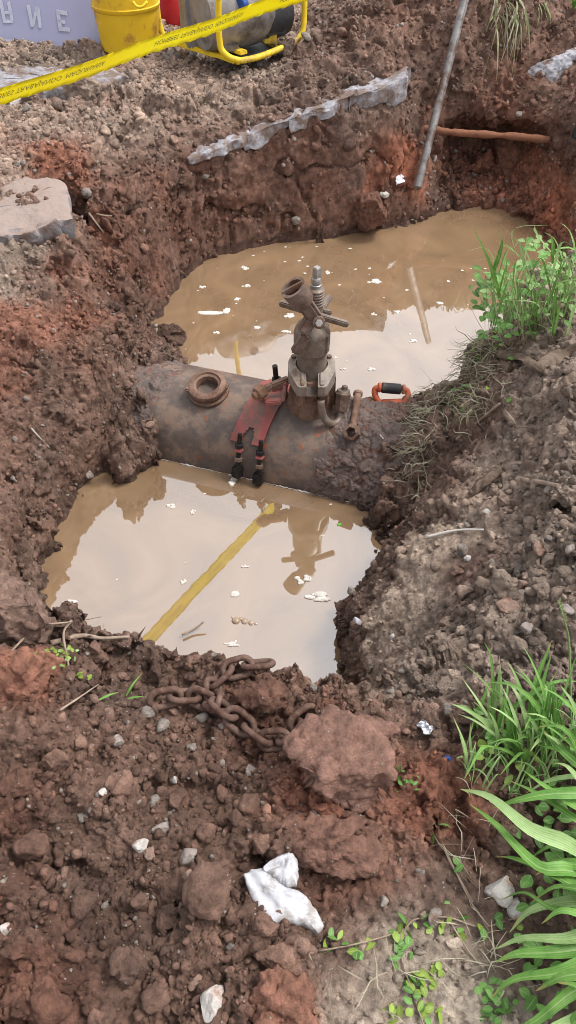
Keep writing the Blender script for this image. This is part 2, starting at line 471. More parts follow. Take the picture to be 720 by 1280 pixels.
# near berm and foreground
nb_ = [c(-60, 735, -.0, 'M'), c(0, 735, .02, 'M'), c(50, 758, .0, 'M'), c(110, 768, -.02, 'M'), c(160, 778, -.02, 'M'), c(200, 800, -.03, 'D'), c(255, 803, -.02, 'B'), c(310, 815, -.02, 'B'), c(360, 832, -.03, 'B'), c(405, 838, -.08, 'B')]
pl(*nb_)
for u, v, z, t in ((0, 790, .03, 'M'), (60, 800, -.04, 'D'), (130, 810, -.05, 'D'), (180, 830, -.05, 'B'), (230, 850, -.06, 'D'), (20, 850, .05, 'R'), (60, 850, .03, 'X'), (100, 870, .0, 'D'), (160, 870, -.02, 'M'),
                   (300, 860, -.02, 'K'), (330, 890, -.0, 'K'), (345, 940, -.06, 'K'), (380, 870, -.03, 'B'), (420, 900, .02, 'R'), (470, 950, .03, 'R'), (400, 960, .02, 'R'), (250, 910, -.03, 'B'),
                   (0, 920, .06, 'B'), (80, 930, .03, 'B'), (170, 930, .0, 'B'), (300, 980, -.02, 'B'), (400, 1020, .0, 'X'), (480, 1010, .02, 'R'), (540, 950, .0, 'X'), (520, 1000, -.02, 'X'), (580, 1000, -.02, 'X'), (0, 1010, .06, 'K'),
                   (100, 1010, .04, 'B'), (112, 1080, -.03, 'D'), (115, 1160, -.05, 'D'), (200, 1050, .0, 'B'), (300, 1080, -.02, 'B'), (400, 1100, -.02, 'X'), (470, 1080, -.01, 'X'), (560, 1080, -.03, 'M'), (640, 1050, -.03, 'M'), (720, 1000, .0, 'M'),
                   (0, 1100, .05, 'K'), (60, 1140, .06, 'K'), (0, 1200, .04, 'K'), (70, 1220, .03, 'K'), (200, 1180, .01, 'D'), (300, 1200, .02, 'B'), (420, 1180, -.03, 'M'), (520, 1170, -.04, 'T'), (640, 1160, -.04, 'M'), (740, 1160, -.02, 'M'),
                   (0, 1300, .02, 'K'), (150, 1300, .0, 'B'), (300, 1300, .0, 'B'), (360, 1250, .03, 'R'), (430, 1250, -.04, 'T'), (520, 1260, -.04, 'T'), (640, 1290, -.04, 'T'), (470, 1212, -.04, 'T'), (560, 1216, -.04, 'T'), (480, 1272, -.04, 'T'), (740, 1290, -.03, 'M'), (380, 1330, .0, 'B'),
                   (610, 910, .0, 'M'), (700, 920, .0, 'M'), (-90, 850, .03, 'B'), (-90, 1050, .04, 'B'), (-90, 1250, .02, 'B'), (800, 950, .02, 'M'), (800, 1150, .0, 'M')):
    c(u, v, z, t)
# far and unseen ground
for x, y, z, t in ((-3, 6, 0, 'L'), (-3, 3, 0, 'L'), (-3, 1, 0, 'B'), (-2, -1, 0, 'B'), (0, -1.2, 0, 'B'), (2, -1, 0, 'M'), (3, 1, .1, 'M'), (3.2, 3, .15, 'G'), (3.4, 5, .45, 'B'), (2.2, 6.6, .75, 'B'), (1.2, 6.6, .7, 'B'),
                   (.5, 7.4, .1, 'L'), (0, 6.2, .02, 'L'), (-1.5, 7.5, 0, 'L'), (1.7, 8.5, .3, 'B'), (3.5, 8, .3, 'B'), (-2, 10, 0, 'L'), (2, 12, 0, 'L'),
                   (-9, -6, 0, 'B'), (9, -6, 0, 'M'), (9, 5, 0, 'M'), (-9, 5, 0, 'L'), (-9, 16, 0, 'L'), (9, 16, 0, 'L'),
                   (-90, -60, 0, 'L'), (90, -60, 0, 'L'), (90, 160, 0, 'L'), (-90, 160, 0, 'L')):
    w(x, y, z, t)

COVER_L, COVER_R = -.06, 1.08
def build_tin():
    co = [Vector((p[0], p[1])) for p in CT]
    ed = []
    for l in lines:
        ed += [(l[i], l[i + 1]) for i in range(len(l) - 1)]
    vc, ec, fc, ov, oe, of = delaunay_2d_cdt(co, ed, [], 0, 1e-5)
    V = []
    for i, p in enumerate(vc):
        if ov[i]:
            V.append((p.x, p.y, CT[ov[i][0]][2]))
        else:                                   # crossing of two lines
            j = min(range(len(CT)), key=lambda k: (CT[k][0] - p.x) ** 2 + (CT[k][1] - p.y) ** 2)
            V.append((p.x, p.y, CT[j][2]))
    T = []
    for f in fc:
        for k in range(1, len(f) - 1): T.append((f[0], f[k], f[k + 1]))
    return np.array(V, float), np.array(T, np.int64)

def in_view(p, pad):
    q = p - np.array([0, 0, CAM_H])
    dep = q[:, 1] * FW.y + q[:, 2] * FW.z
    u = 360 + F * q[:, 0] / np.maximum(dep, .05)
    v = 640 - F * (q[:, 1] * UP.y + q[:, 2] * UP.z) / np.maximum(dep, .05)
    return (dep > .1) & (u > -pad) & (u < 720 + pad) & (v > -pad) & (v < 1280 + pad)

def refine(V, T, k, passes, far=12):
    for _ in range(passes):
        E = np.sort(np.concatenate([T[:, [0, 1]], T[:, [1, 2]], T[:, [2, 0]]]), axis=1)
        key = E[:, 0] * (len(V) + 1) + E[:, 1]
        uk, inv = np.unique(key, return_inverse=True)
        a = uk // (len(V) + 1); b = uk % (len(V) + 1)
        mid = (V[a] + V[b]) / 2
        ln = np.linalg.norm(V[a] - V[b], axis=1)
        d = np.linalg.norm(mid - np.array([0, 0, CAM_H]), axis=1)
        iv = in_view(mid, 40) | in_view(V[a], 20) | in_view(V[b], 20)
        under = mid[:, 2] < ZW - .06
        tgt = np.where(iv & ~under, k * d, far * k * d)
        split = ln > tgt
        if not split.any(): break
        nid = np.full(len(uk), -1, np.int64)
        nid[split] = len(V) + np.arange(split.sum())
        V = np.concatenate([V, mid[split]])
        n = len(T)
        m = nid[inv].reshape(3, n).T             # midpoint ids on edges 01, 12, 20
        s = (m >= 0)
        cnt = s.sum(1)
        out = [T[cnt == 0]]
        for q in range(3):                       # one edge
            sel = (cnt == 1) & s[:, q]
            t = T[sel]; A, B, Cc = t[:, q], t[:, (q + 1) % 3], t[:, (q + 2) % 3]; M_ = m[sel, q]
            out += [np.stack([A, M_, Cc], 1), np.stack([M_, B, Cc], 1)]
        for q in range(3):                       # two edges, q is the one that stays whole
            sel = (cnt == 2) & ~s[:, q]
            t = T[sel]; A, B, Cc = t[:, q], t[:, (q + 1) % 3], t[:, (q + 2) % 3]
            mb, mc = m[sel, (q + 1) % 3], m[sel, (q + 2) % 3]
            out += [np.stack([Cc, mc, mb], 1), np.stack([A, B, mb], 1), np.stack([A, mb, mc], 1)]
        sel = cnt == 3
        t = T[sel]; x, y, z = m[sel, 0], m[sel, 1], m[sel, 2]
        out += [np.stack([t[:, 0], x, z], 1), np.stack([x, t[:, 1], y], 1), np.stack([z, y, t[:, 2]], 1), np.stack([x, y, z], 1)]
        T = np.concatenate(out)
    return V, T
def smooth(V, T, it, amt=.5):
    E = np.concatenate([T[:, [0, 1]], T[:, [1, 2]], T[:, [2, 0]]])
    a, b = E[:, 0], E[:, 1]
    n = len(V)
    deg = np.bincount(a, minlength=n) + np.bincount(b, minlength=n)
    lock = np.max(np.abs(V[:, :2]), axis=1) > 7
    for _ in range(it):
        S = np.stack([np.bincount(a, V[b, k], n) + np.bincount(b, V[a, k], n) for k in range(3)], 1) / deg[:, None]
        S = V + amt * (S - V)
        S[lock] = V[lock]
        V = S
    return V
def normals(V, T):
    fn = np.cross(V[T[:, 1]] - V[T[:, 0]], V[T[:, 2]] - V[T[:, 0]])
    N_ = np.stack([sum(np.bincount(T[:, j], fn[:, k], len(V)) for j in range(3)) for k in range(3)], 1)
    return N_ / np.maximum(np.linalg.norm(N_, axis=1, keepdims=True), 1e-12)

def gauss(V, p, rad):
    d = np.linalg.norm(V - np.array(p)[None, :], axis=1)
    return np.exp(-(d / rad) ** 2)
def calm_mask(V):
    """0 on trodden / slid surfaces, 1 on broken clods"""
    m = np.ones(len(V))
    for (u, v, z, r, a) in ((540, 700, -.3, .16, .85), (470, 790, -.35, .12, .8), (500, 740, -.34, .14, .85), (590, 650, -.18, .1, .7), (520, 1230, -.04, .16, .85), (560, 690, -.25, .14, .85), (460, 770, -.4, .12, .8), (510, 780, -.28, .12, .7), (620, 1200, -.04, .12, .7), (440, 1240, -.04, .08, .6), (560, 1100, -.03, .1, .6),
                       (450, 1090, -.02, .12, .45), (300, 62, -.02, .3, .7), (170, 60, .0, .2, .5), (540, 640, -.4, .12, .5), (600, 560, -.2, .12, .4)):
        m *= 1 - a * gauss(V, P(u, v, z), r)
    return m

V, T = build_tin()
V, T = refine(V, T, .030, 9, 6)
V = smooth(V, T, 2, .5)
# large broken forms
N_ = normals(V, T)
cm = calm_mask(V)
near = sstep(9, 6, np.linalg.norm(V[:, :2], axis=1))
fg = sstep(2.3, 1.6, np.linalg.norm(V, axis=1) ) 
V = V + N_ * ((fbm(V, 3.2, 3, 3) * .030 + np.abs(fbm(V, 6.5, 9, 2)) * .03 - .012) * (.35 + .65 * cm) * near)[:, None]
# the pipe runs into both banks: soil lies over its ends
def cover(V, t_c, sign):
    q = V[:, :2] - np.array([-.565, 2.957]); dx, dy = .949, -.316
    t = (q[:, 0] * dx + q[:, 1] * dy - t_c) * sign; s_ = -q[:, 0] * dy + q[:, 1] * dx
    h = -.50 + .55 * np.clip(t, 0, .25) + 1.6 * np.minimum(t, 0) - 1.1 * np.maximum(np.abs(s_) - .16, 0)
    h += .05 * fbm(V, 8, 33, 2)
    m = (t > -.2) & (t < .5) & (np.abs(s_) < .55) & (V[:, 2] < h)
    V[m, 2] = h[m]
    return V
V = cover(V, COVER_L, -1); V = cover(V, COVER_R, 1)
# hollow washed out under the back right ledge
cav = PY(622, 200, 5.2)
g = np.exp(-(((V[:, 0] - cav.x) / .30) ** 4 + ((V[:, 1] - cav.y) / .6) ** 4 + ((V[:, 2] - cav.z) / .14) ** 4))
V[:, 1] += .5 * g
V = smooth(V, T, 1, .3)
V, T = refine(V, T, .0075, 6, 14)
N_ = normals(V, T)
cm = calm_mask(V)
near = sstep(9, 6, np.linalg.norm(V[:, :2], axis=1))
l1, i1, f1 = lumps(V + .05 * np.stack([vnoise(V, 7, s) for s in (1, 2, 3)], 1), 7.0, 5)
l2, i2, f2 = lumps(V + .02 * np.stack([vnoise(V, 16, s) for s in (4, 5, 6)], 1), 17.0, 6)
rough = sstep(-.5, .35, fbm(V, 2.3, 77, 2))          # broken ground against trodden, crumbly ground
steep = 1 - .5 * sstep(.75, .35, N_[:, 2])
wall_ = sstep(.7, .3, N_[:, 2])
V = V + N_ * (fbm(V * np.array([1, 1, .22]), 13, 171, 3) * .022 * wall_ * near)[:, None]        # scrape marks down the cut faces
V = V + N_ * steep[:, None] * (((f1 * .075 + (l1 - .6) * sstep(.5, .9, i1) * .02) * (.35 + .65 * rough) * cm
               + (f2 * .034 + (l2 - .6) * sstep(.4, .9, i2) * .016) * (.35 + .65 * rough) * cm + fbm(V, 14, 21, 3) * .012 * (.3 + .7 * cm)) * near)[:, None]
V, T = refine(V, T, .0042, 4, 30)
N_ = normals(V, T)
cm = calm_mask(V)
near = sstep(8, 6, np.linalg.norm(V[:, :2], axis=1))
dist = np.linalg.norm(V - np.array([0, 0, CAM_H]), axis=1)
l3, i3, f3 = lumps(V + .008 * np.stack([vnoise(V, 45, s) for s in (7, 8, 9)], 1), 40.0, 8)
l4, i4, f4 = lumps(V, 90.0, 12)
steep = 1 - .55 * sstep(.75, .35, N_[:, 2])
vary = .6 + .4 * sstep(-.35, .3, fbm(V, 3.1, 55, 2))            # crumbly here, smeared there
ck = np.exp(-(fbm(V, 4.2, 141, 3) / .045) ** 2) * sstep(-.1, .3, fbm(V, 2.0, 145, 2)) + .5 * np.exp(-(fbm(V, 11, 147, 2) / .06) ** 2) * sstep(-.1, .4, fbm(V, 3.0, 149, 2))
V = V - N_ * (ck * .034 * cm * near)[:, None]
V = V + N_ * (vary * steep)[:, None] * (((f3 * .011 + (l3 - .5) * sstep(.4, .95, i3) * .012) * (.2 + .8 * cm) + (l4 * sstep(.3, .9, i4) * .010 + f4 * .006) * (.45 + .55 * cm) * sstep(5.5, 3, dist) + fbm(V, 60, 31, 2) * .004) * near)[:, None]

def tint_at(V, seed=0):
    """soil colour: clay, topsoil, dust and grit lie in patches through the ground"""
    Q = V + .06 * np.stack([fbm(V, 5, 40 + s, 3) for s in range(3)], 1)
    pts = np.array([(p[0], p[1], p[2]) for p in CT]); tc_ = np.array([TINT[p[3]] for p in CT])
    pts = pts.astype(np.float32); tc_ = tc_.astype(np.float32); Q = Q.astype(np.float32)
    out = np.zeros((len(V), 3))
    for a in range(0, len(V), 40000):
        q = Q[a:a + 40000]
        d2 = (q ** 2).sum(1)[:, None] + (pts ** 2).sum(1)[None] - 2 * q @ pts.T
        wt = 1 / (np.maximum(d2, 0) + .0012) ** 2
        out[a:a + 40000] = (wt @ tc_) / wt.sum(1, keepdims=True)
    n = fbm(V, 9, 70, 3)
    red = sstep(.25, .6, fbm(V, 4.5, 80, 3))[:, None] * .35
    out = out * (1 - red) + (out * .45 + TINT['X'] * .55) * red
    gry = sstep(.2, .55, fbm(V, 6.5, 90, 3))[:, None] * .4
    out = out * (1 - gry) + TINT['M'] * 1.05 * gry
    lum = (out @ np.array([.3, .6, .1]))[:, None]
    return (out * .80 + lum * .20) * np.array([1.50, 1.40, 1.27]) * (1 + .46 * n)[:, None]
tint = tint_at(V)
tint *= (1 + .4 * (i3 - .5) * sstep(.1, .5, l3))[:, None]
tint *= (1 - .45 * sstep(ZW + .09, ZW + .03, V[:, 2] + .03 * fbm(V, 9, 160, 2)))[:, None]      # soaked soil at the waterline
ground = mesh_np('ground', V, T, SOIL)
def set_tint(o, t):
    at = o.data.attributes.new('tint', 'FLOAT_COLOR', 'POINT')
    at.data.foreach_set('color', np.concatenate([np.clip(t, .01, 1), np.ones((len(t), 1))], 1).astype(np.float32).ravel())
set_tint(ground, tint)
tag(ground, 'excavated brown and red soil ground with a dug pit', None, kind='structure')
print('ground verts', len(V), 'tris', len(T))
BVH = BVHTree.FromPolygons([tuple(p) for p in V.tolist()], T.tolist())

def S(u, v):
    """the point of the ground seen at a photograph pixel, and its normal"""
    d = ray(u, v).normalized()
    p, n, i, t = BVH.ray_cast(CAMP, d)
    if p is None: return P(u, v, 0), Vector((0, 0, 1))
    if n.z < 0 and n.dot(d) > 0: n = -n
    if p.z < ZW:
        return P(u, v, ZW), Vector((0, 0, 1))
    return p, n
def drop(x, y, z0=2.0):
    p, n, i, t = BVH.ray_cast(Vector((x, y, z0)), Vector((0, 0, -1)))
    return p if p is not None else Vector((x, y, 0))

wv = [(-2, 1.0, ZW), (2.6, 1.0, ZW), (2.6, 5.6, ZW), (-2, 5.6, ZW)]
water = mesh_np('water', wv, [(0, 1, 2, 3)], WATER, smooth=False)
tag(water, 'still muddy tan water filling the pit', None, kind='structure')

# ------------------------------------------------------------------ materials of the things
STEEL_RUST = mat('rusted_steel', (92, 78, 71), (128, 106, 94), 14, .6, .2, .35, 60, (96, 66, 48), .45)
STEEL_DARK = mat('dark_cast_steel', (98, 87, 79), (140, 125, 113), 12, .45, .2, .25, 70, (88, 68, 54), .35)
STEEL_PALE = mat('pale_worn_steel', (126, 114, 106), (160, 150, 141), 16, .55, .35, .3, 60, (120, 98, 82), .35)
STEEL_BRIGHT = mat('bright_steel', (140, 134, 130), (176, 170, 166), 20, .35, .5, .15, 90)
MUDDY_IRON = mat('muddy_iron', (112, 88, 76), (146, 118, 102), 16, .8, .15, .4, 60, (96, 70, 58), .5)
RED_PAINT = mat('red_paint', (138, 70, 67), (160, 94, 88), 10, .6, .0, .2, 50, (112, 84, 76), .6)
BLACK_STEEL = mat('black_stud', (34, 33, 34), (56, 54, 54), 20, .45, .5, .3, 90, (80, 68, 60), .3)
RUSTY_NUT = mat('rusty_nut', (120, 90, 72), (160, 124, 100), 20, .75, .3, .4, 80)
ORANGE = mat('orange_plastic', (172, 82, 56), (188, 98, 70), 8, .6, 0, .2, 40, (140, 104, 86), .5)
BLACK_RUBBER = mat('black_rubber', (40, 39, 42), (60, 58, 60), 12, .7, 0, .2, 60, (96, 84, 76), .3)
YELLOW_TAPE = mat('yellow_tape', (252, 238, 8), (255, 246, 20), 3, .42, 0, .05, 20)
TAPE_INK = mat('tape_ink', (128, 128, 60), (146, 144, 74), 5, .6, 0, 0)
GALV = mat('galvanised', (104, 100, 99), (140, 137, 136), 9, .55, .35, .3, 60, (88, 72, 64), .5, 7)
CONCRETE = mat('broken_concrete', (124, 122, 125), (172, 171, 178), 9, .9, 0, .7, 45, (112, 95, 86), .6, 12)
def dusty(m, col, amt=.9):
    nt = m.node_tree; N = nt.nodes.new; L = nt.links.new
    bs = nt.nodes['Principled BSDF']
    src = bs.inputs['Base Color'].links[0].from_socket
    ge = N('ShaderNodeNewGeometry'); sx_ = N('ShaderNodeSeparateXYZ'); L(ge.outputs['Normal'], sx_.inputs[0])
    tc = N('ShaderNodeTexCoord'); nz = N('ShaderNodeTexNoise'); nz.inputs['Scale'].default_value = 11; nz.inputs['Detail'].default_value = 6
    L(tc.outputs['Object'], nz.inputs['Vector'])
    ad = N('ShaderNodeMath'); ad.operation = 'ADD'; L(sx_.outputs['Z'], ad.inputs[0]); L(nz.outputs['Fac'], ad.inputs[1])
    mr = N('ShaderNodeMapRange'); mr.inputs['From Min'].default_value = .95; mr.inputs['From Max'].default_value = 1.25; mr.inputs['To Max'].default_value = amt
    L(ad.outputs[0], mr.inputs['Value'])
    mx = N('ShaderNodeMix'); mx.data_type = 'RGBA'; L(mr.outputs[0], mx.inputs['Factor']); L(src, mx.inputs['A']); mx.inputs['B'].default_value = (*lin(col), 1)
    L(mx.outputs['Result'], bs.inputs['Base Color'])
    return m
CONCRETE_D = dusty(mat('dusty_concrete', (112, 110, 112), (150, 148, 152), 9, .9, 0, .7, 45, (104, 86, 78), .6, 6), (142, 125, 116))       # loose soil lies on the upper faces
PLASTER = mat('white_plaster', (150, 148, 154), (186, 184, 190), 14, .9, 0, .6, 50, (110, 90, 80), .35)
CLAY_PIPE = mat('clay_caked_pipe', (112, 74, 56), (136, 92, 70), 10, .9, 0, .6, 50)
CHAIN = mat('chain_rust', (92, 72, 63), (124, 99, 88), 18, .7, .3, .4, 90, (84, 60, 50), .45)
CLOTH = mat('white_cloth', (176, 176, 181), (198, 198, 203), 12, .9, 0, .3, 70, (146, 140, 136), .5, 16)
YEL_PAINT = mat('yellow_paint', (210, 176, 34), (226, 196, 52), 6, .5, 0, .15, 40, (134, 108, 60), .35)
YEL_DRUM = mat('yellow_drum', (204, 164, 30), (222, 184, 48), 4, .5, 0, .15, 30, (160, 116, 50), .4, 5)
GREY_ALU = mat('engine_grey', (120, 114, 112), (152, 146, 144), 7, .5, .3, .2, 40, (90, 80, 74), .35)
BLACK_PART = mat('black_engine_part', (38, 36, 38), (56, 54, 56), 9, .55, 0, .2, 50)
RED_CAN = mat('red_can', (186, 38, 44), (204, 58, 62), 5, .4, 0, .1, 30)
BLUE_PART = mat('blue_cap', (30, 58, 120), (40, 72, 140), 9, .5, 0, .1, 30)
REFLECTION = mat('reflection_lavender', (134, 134, 160), (144, 144, 168), 1.5, .45, 0, .05, 20)
REFLECTION_INK = mat('reflection_letters', (206, 208, 220), (212, 214, 226), 4, .5, 0, 0)
FOAM = mat('foam', (190, 183, 175), (214, 209, 203), 30, .8, 0, .5, 80)
WOOD = mat('dry_stick', (126, 108, 94), (160, 142, 126), 20, .9, 0, .4, 80)
PALE_WOOD = mat('pale_splinter', (186, 180, 172), (204, 198, 190), 20, .85, 0, .3, 80)
STONE_W = mat('white_stone', (170, 164, 158), (194, 188, 182), 30, .9, 0, .5, 120, (150, 124, 110), .35)
STONE_G = mat('grey_stone', (124, 114, 108), (150, 140, 134), 30, .9, 0, .5, 120, (104, 84, 74), .4)
STONE_B = mat('brown_stone', (122, 100, 88), (146, 122, 108), 30, .9, 0, .5, 120, (104, 76, 62), .4)
PLASTIC_FILM = mat('clear_film', (206, 206, 216), (226, 226, 234), 20, .25, 0, .4, 60)
MUD = mat('pipe_mud', (88, 76, 72), (116, 100, 94), 22, .85, 0, .8, 90, (100, 70, 58), .35)

# ------------------------------------------------------------------ water main across the pit
PR = .26
AX0 = Vector((-.565, 2.957, ZW)); AXD = Vector((.949, -.316, 0)).normalized(); AXN = Vector((AXD.y, -AXD.x, 0))
if AXN.y > 0: AXN = -AXN                                   # towards the viewer
def cyl(t, phi, r=PR):
    return AX0 + AXD * t + (Vector((0, 0, 1)) * math.cos(phi) + AXN * math.sin(phi)) * r
def raycyl(u, v, r=PR):
    d = ray(u, v); o = CAMP - AX0
    dp = d - AXD * d.dot(AXD); op = o - AXD * o.dot(AXD)
    a, b, c_ = dp.dot(dp), 2 * dp.dot(op), op.dot(op) - r * r
    disc = max(b * b - 4 * a * c_, 0)
    s = (-b - math.sqrt(disc)) / (2 * a)
    p = o + d * s
    t = p.dot(AXD); q = p - AXD * t
    return t, math.atan2(q.dot(AXN), q.z)
def pipe_material():
    m, nt, bs, N, L = new_mat('old_pipe_coating')
    tc = N('ShaderNodeTexCoord')
    n1 = N('ShaderNodeTexNoise'); n1.inputs['Scale'].default_value = 6; n1.inputs['Detail'].default_value = 8; n1.inputs['Roughness'].default_value = .7
    L(tc.outputs['Object'], n1.inputs['Vector'])
    r1 = N('ShaderNodeValToRGB'); e = r1.color_ramp.elements
    e[0].position = .3; e[0].color = (*lin((72, 64, 62)), 1); e[1].position = .72; e[1].color = (*lin((132, 92, 68)), 1)
    x = e.new(.48); x.color = (*lin((92, 80, 74)), 1)
    x = e.new(.58); x.color = (*lin((120, 102, 90)), 1)
    L(n1.outputs['Fac'], r1.inputs['Fac'])
    n2 = N('ShaderNodeTexNoise'); n2.inputs['Scale'].default_value = 30; n2.inputs['Detail'].default_value = 4
    L(tc.outputs['Object'], n2.inputs['Vector'])
    r2 = N('ShaderNodeValToRGB'); r2.color_ramp.elements[0].position = .62; r2.color_ramp.elements[1].position = .72
    L(n2.outputs['Fac'], r2.inputs['Fac'])
    mx = N('ShaderNodeMix'); mx.data_type = 'RGBA'; L(r2.outputs['Color'], mx.inputs['Factor']); L(r1.outputs['Color'], mx.inputs['A'])
    mx.inputs['B'].default_value = (*lin((140, 82, 54)), 1)
    L(mx.outputs['Result'], bs.inputs['Base Color'])
    bs.inputs['Roughness'].default_value = .5; bs.inputs['Specular IOR Level'].default_value = .35
    bp = N('ShaderNodeBump'); bp.inputs['Strength'].default_value = .3; bp.inputs['Distance'].default_value = .01
    L(n2.outputs['Fac'], bp.inputs['Height']); L(bp.outputs['Normal'], bs.inputs['Normal'])
    return m
PIPE = pipe_material()
pipe = empty('water_pipe', 'thick rusty dark steel water main crossing the flooded pit', 'pipe', cyl(.5, 0, 0))
bm = bmesh.new()
b_cyl(bm, cyl(-.55, 0, 0), cyl(1.55, 0, 0), PR, seg=96)
put('pipe_shell', bm, PIPE, pipe, auto=40)
def crust(name, t0, t1, p0, p1, nt_, np_, amp, edge0, edge1, seed, m):
    tt, pp = np.meshgrid(np.linspace(t0, t1, nt_), np.linspace(p0, p1, np_), indexing='ij')
    base = np.array([AX0[:]])[None] + tt[..., None] * np.array(AXD[:])
    rad = np.cos(pp)[..., None] * np.array([0, 0, 1.]) + np.sin(pp)[..., None] * np.array(AXN[:])
    q = (base + rad * PR).reshape(-1, 3)
    mk = edge0 + (edge1 - edge0) * ((tt.ravel() - t0) / (t1 - t0))
    l, i, f = lumps(q, 26, seed); l2_, i2_, f2_ = lumps(q, 60, seed + 1)
    h = mk + fbm(q, 7, seed, 3) * .7
    r_ = PR + np.clip(h, -.6, 1.2) * amp + (f * .012 + l2_ * .006 + f2_ * .006 + fbm(q, 30, seed, 2) * .004) * sstep(-.3, .4, h)
    X = (base.reshape(-1, 3) + rad.reshape(-1, 3) * r_[:, None]) - np.array(pipe.location[:])
    k = np.arange(nt_ * np_).reshape(nt_, np_)
    fc = np.stack([k[:-1, :-1], k[1:, :-1], k[1:, 1:], k[:-1, 1:]], -1).reshape(-1, 4)
    return mesh_np(name, X, fc, m, pipe)
o = crust('mud_crust', .60, 1.5, -1.1, 1.75, 190, 150, .014, -.5, 2.2, 51, MUD); o['label'] = 'lumpy grey mud caked on the right end of the pipe'
o = crust('mud_crust', -.5, .42, -1.3, 1.75, 150, 120, .010, 1.2, -.9, 61, MUD); o['label'] = 'thin mud smeared on the left end of the pipe'

# ------------------------------------------------------------------ tapping machine standing on the pipe
BX, BY = .100, 2.735
ZT = ZW + PR
def M(u, v, dy=0.0): return PY(u, v, BY + dy)
def zv(v, dy=0.0): return PY(360, v, BY + dy).z
tm = empty('tapping_machine', 'dark rusty pipe tapping machine standing upright on the pipe', 'machine', (BX, BY, ZT))
cx = M(389, 480).x
zb0, zb1 = ZT - .03, zv(466)
bm = bmesh.new()
b_lathe(bm, [(.098, zb0), (.099, zb0 + .045), (.094, zb0 + .055), (.090, zb0 + .10), (.078, zb1 - .02), (.074, zb1)], (cx, BY, 0), seg=40)
put('base', bm, MUDDY_IRON, tm, auto=50)
bm = bmesh.new()   # wing plates of the base at the right
b_bar(bm, M(413, 500, .0), M(414, 462, .0), .035, .10, .006, up=(0, 1, 0))
b_bar(bm, M(404, 508, -.075), M(402, 478, -.085), .030, .03, .005, up=(0, 1, 0))
put('wing_plate', bm, MUDDY_IRON, tm, auto=40)
zy = zv(466)
# horseshoe yoke, open towards the viewer
bm = bmesh.new()
outer = [(-.050, -.138), (-.060, -.130), (-.094, -.045)] + [(math.cos(a_) * .096, math.sin(a_) * .096) for a_ in np.linspace(math.pi * 1.02, -math.pi * .02, 19)] + [(.094, -.045), (.060, -.130), (.050, -.138)]
inner = [(.022, -.138), (.024, -.065)] + [(math.cos(a_) * .066, math.sin(a_) * .066) for a_ in np.linspace(-math.pi * .38, math.pi * 1.38, 25)] + [(-.024, -.065), (-.022, -.138)]
ring_ = outer + inner
lo = [bm.verts.new((cx + x, BY + y, zy - .012 + (.018 * y if y < 0 else 0))) for x, y in ring_]; hi = [bm.verts.new((cx + x * .985, BY + y, zy + .046 + (.12 * y if y < -.04 else 0))) for x, y in ring_]
n_ = len(ring_)
for k in range(n_): bm.faces.new((lo[k], lo[(k + 1) % n_], hi[(k + 1) % n_], hi[k]))
bmesh.ops.triangulate(bm, faces=[bm.faces.new(hi), bm.faces.new(list(reversed(lo)))])
yk = put('yoke', bm, STEEL_PALE, tm, auto=35)
for sx_ in (-1, 1):
    bm = bmesh.new(); b_box(bm, (cx + sx_ * .038, BY - .095, zy + .036), (.014, .07, .014), Matrix.Rotation(.12, 3, 'X'), .003)
    put('yoke_rib', bm, STEEL_PALE, yk, auto=35)
    bm = bmesh.new(); b_box(bm, (cx + sx_ * .045, BY - .100, zy - .042), (.034, .05, .075), None, .006)
    put('jaw_block', bm, MUDDY_IRON, tm, auto=35)
for a_ in (.5, 1.57, 2.64):
    bm = bmesh.new(); q = Vector((cx + math.cos(a_) * .081, BY + math.sin(a_) * .081, zy + .044)); b_cyl(bm, q, q + Vector((0, 0, .014)), .011, seg=6, bev=.001)
    put('yoke_bolt', bm, STEEL_RUST, yk, auto=30)
bm = bmesh.new()
zc0, zc1 = zy + .0, zv(437)
b_lathe(bm, [(.060, zc0), (.059, zc1 - .008), (.063, zc1 - .004), (.063, zc1 + .003)], (cx, BY, 0), seg=48)
put('lower_barrel', bm, STEEL_DARK, tm, auto=40)
bm = bmesh.new()
cx2 = M(390, 420).x
zd1 = zv(407)
b_lathe(bm, [(.062, zc1), (.069, zc1 + .006), (.070, zc1 + .03), (.0715, zc1 + .034), (.0715, zd1 - .028), (.068, zd1 - .016), (.058, zd1 + .004), (.044, zd1 + .018), (.036, zd1 + .026), (.034, zd1 + .04)], (cx2, BY, 0), seg=48)
ub = put('upper_barrel', bm, STEEL_DARK, tm, auto=40)
for a_ in (-.6, .6, 2.2):
    bm = bmesh.new(); q = Vector((cx2 + math.cos(a_) * .066, BY + math.sin(a_) * .066, (zc1 + zd1) / 2)); b_box(bm, q, (.022, .022, zd1 - zc1 - .03), Matrix.Rotation(a_, 3, 'Z'), .004)
    put('barrel_lug', bm, STEEL_DARK, ub, auto=35)
bm = bmesh.new()
xs = M(394.5, 375).x
zs0, zs1 = zd1 + .02, zv(359)
prof = [(.036, zs0), (.036, zs0 + .02), (.031, zs0 + .024)]
for k in range(6):
    z = zs0 + (zs1 - zs0) * (.50 + .08 * k)
    prof += [(.0295, z), (.033, z + .003), (.033, z + .006), (.0295, z + .009)]
prof += [(.032, zs1 - .006), (.024, zs1)]
b_lathe(bm, prof, (xs, BY, 0), seg=32)
spn = put('spindle', bm, STEEL_DARK, tm, auto=40)
bm = bmesh.new()
b_lathe(bm, [(.0205, zs1 - .004), (.0205, zs1 + .012), (.018, zs1 + .014), (.018, zv(348)), (.015, zv(346.5))], (xs, BY, 0), seg=24)
put('spindle_shaft', bm, STEEL_BRIGHT, spn, auto=40)
bm = bmesh.new()
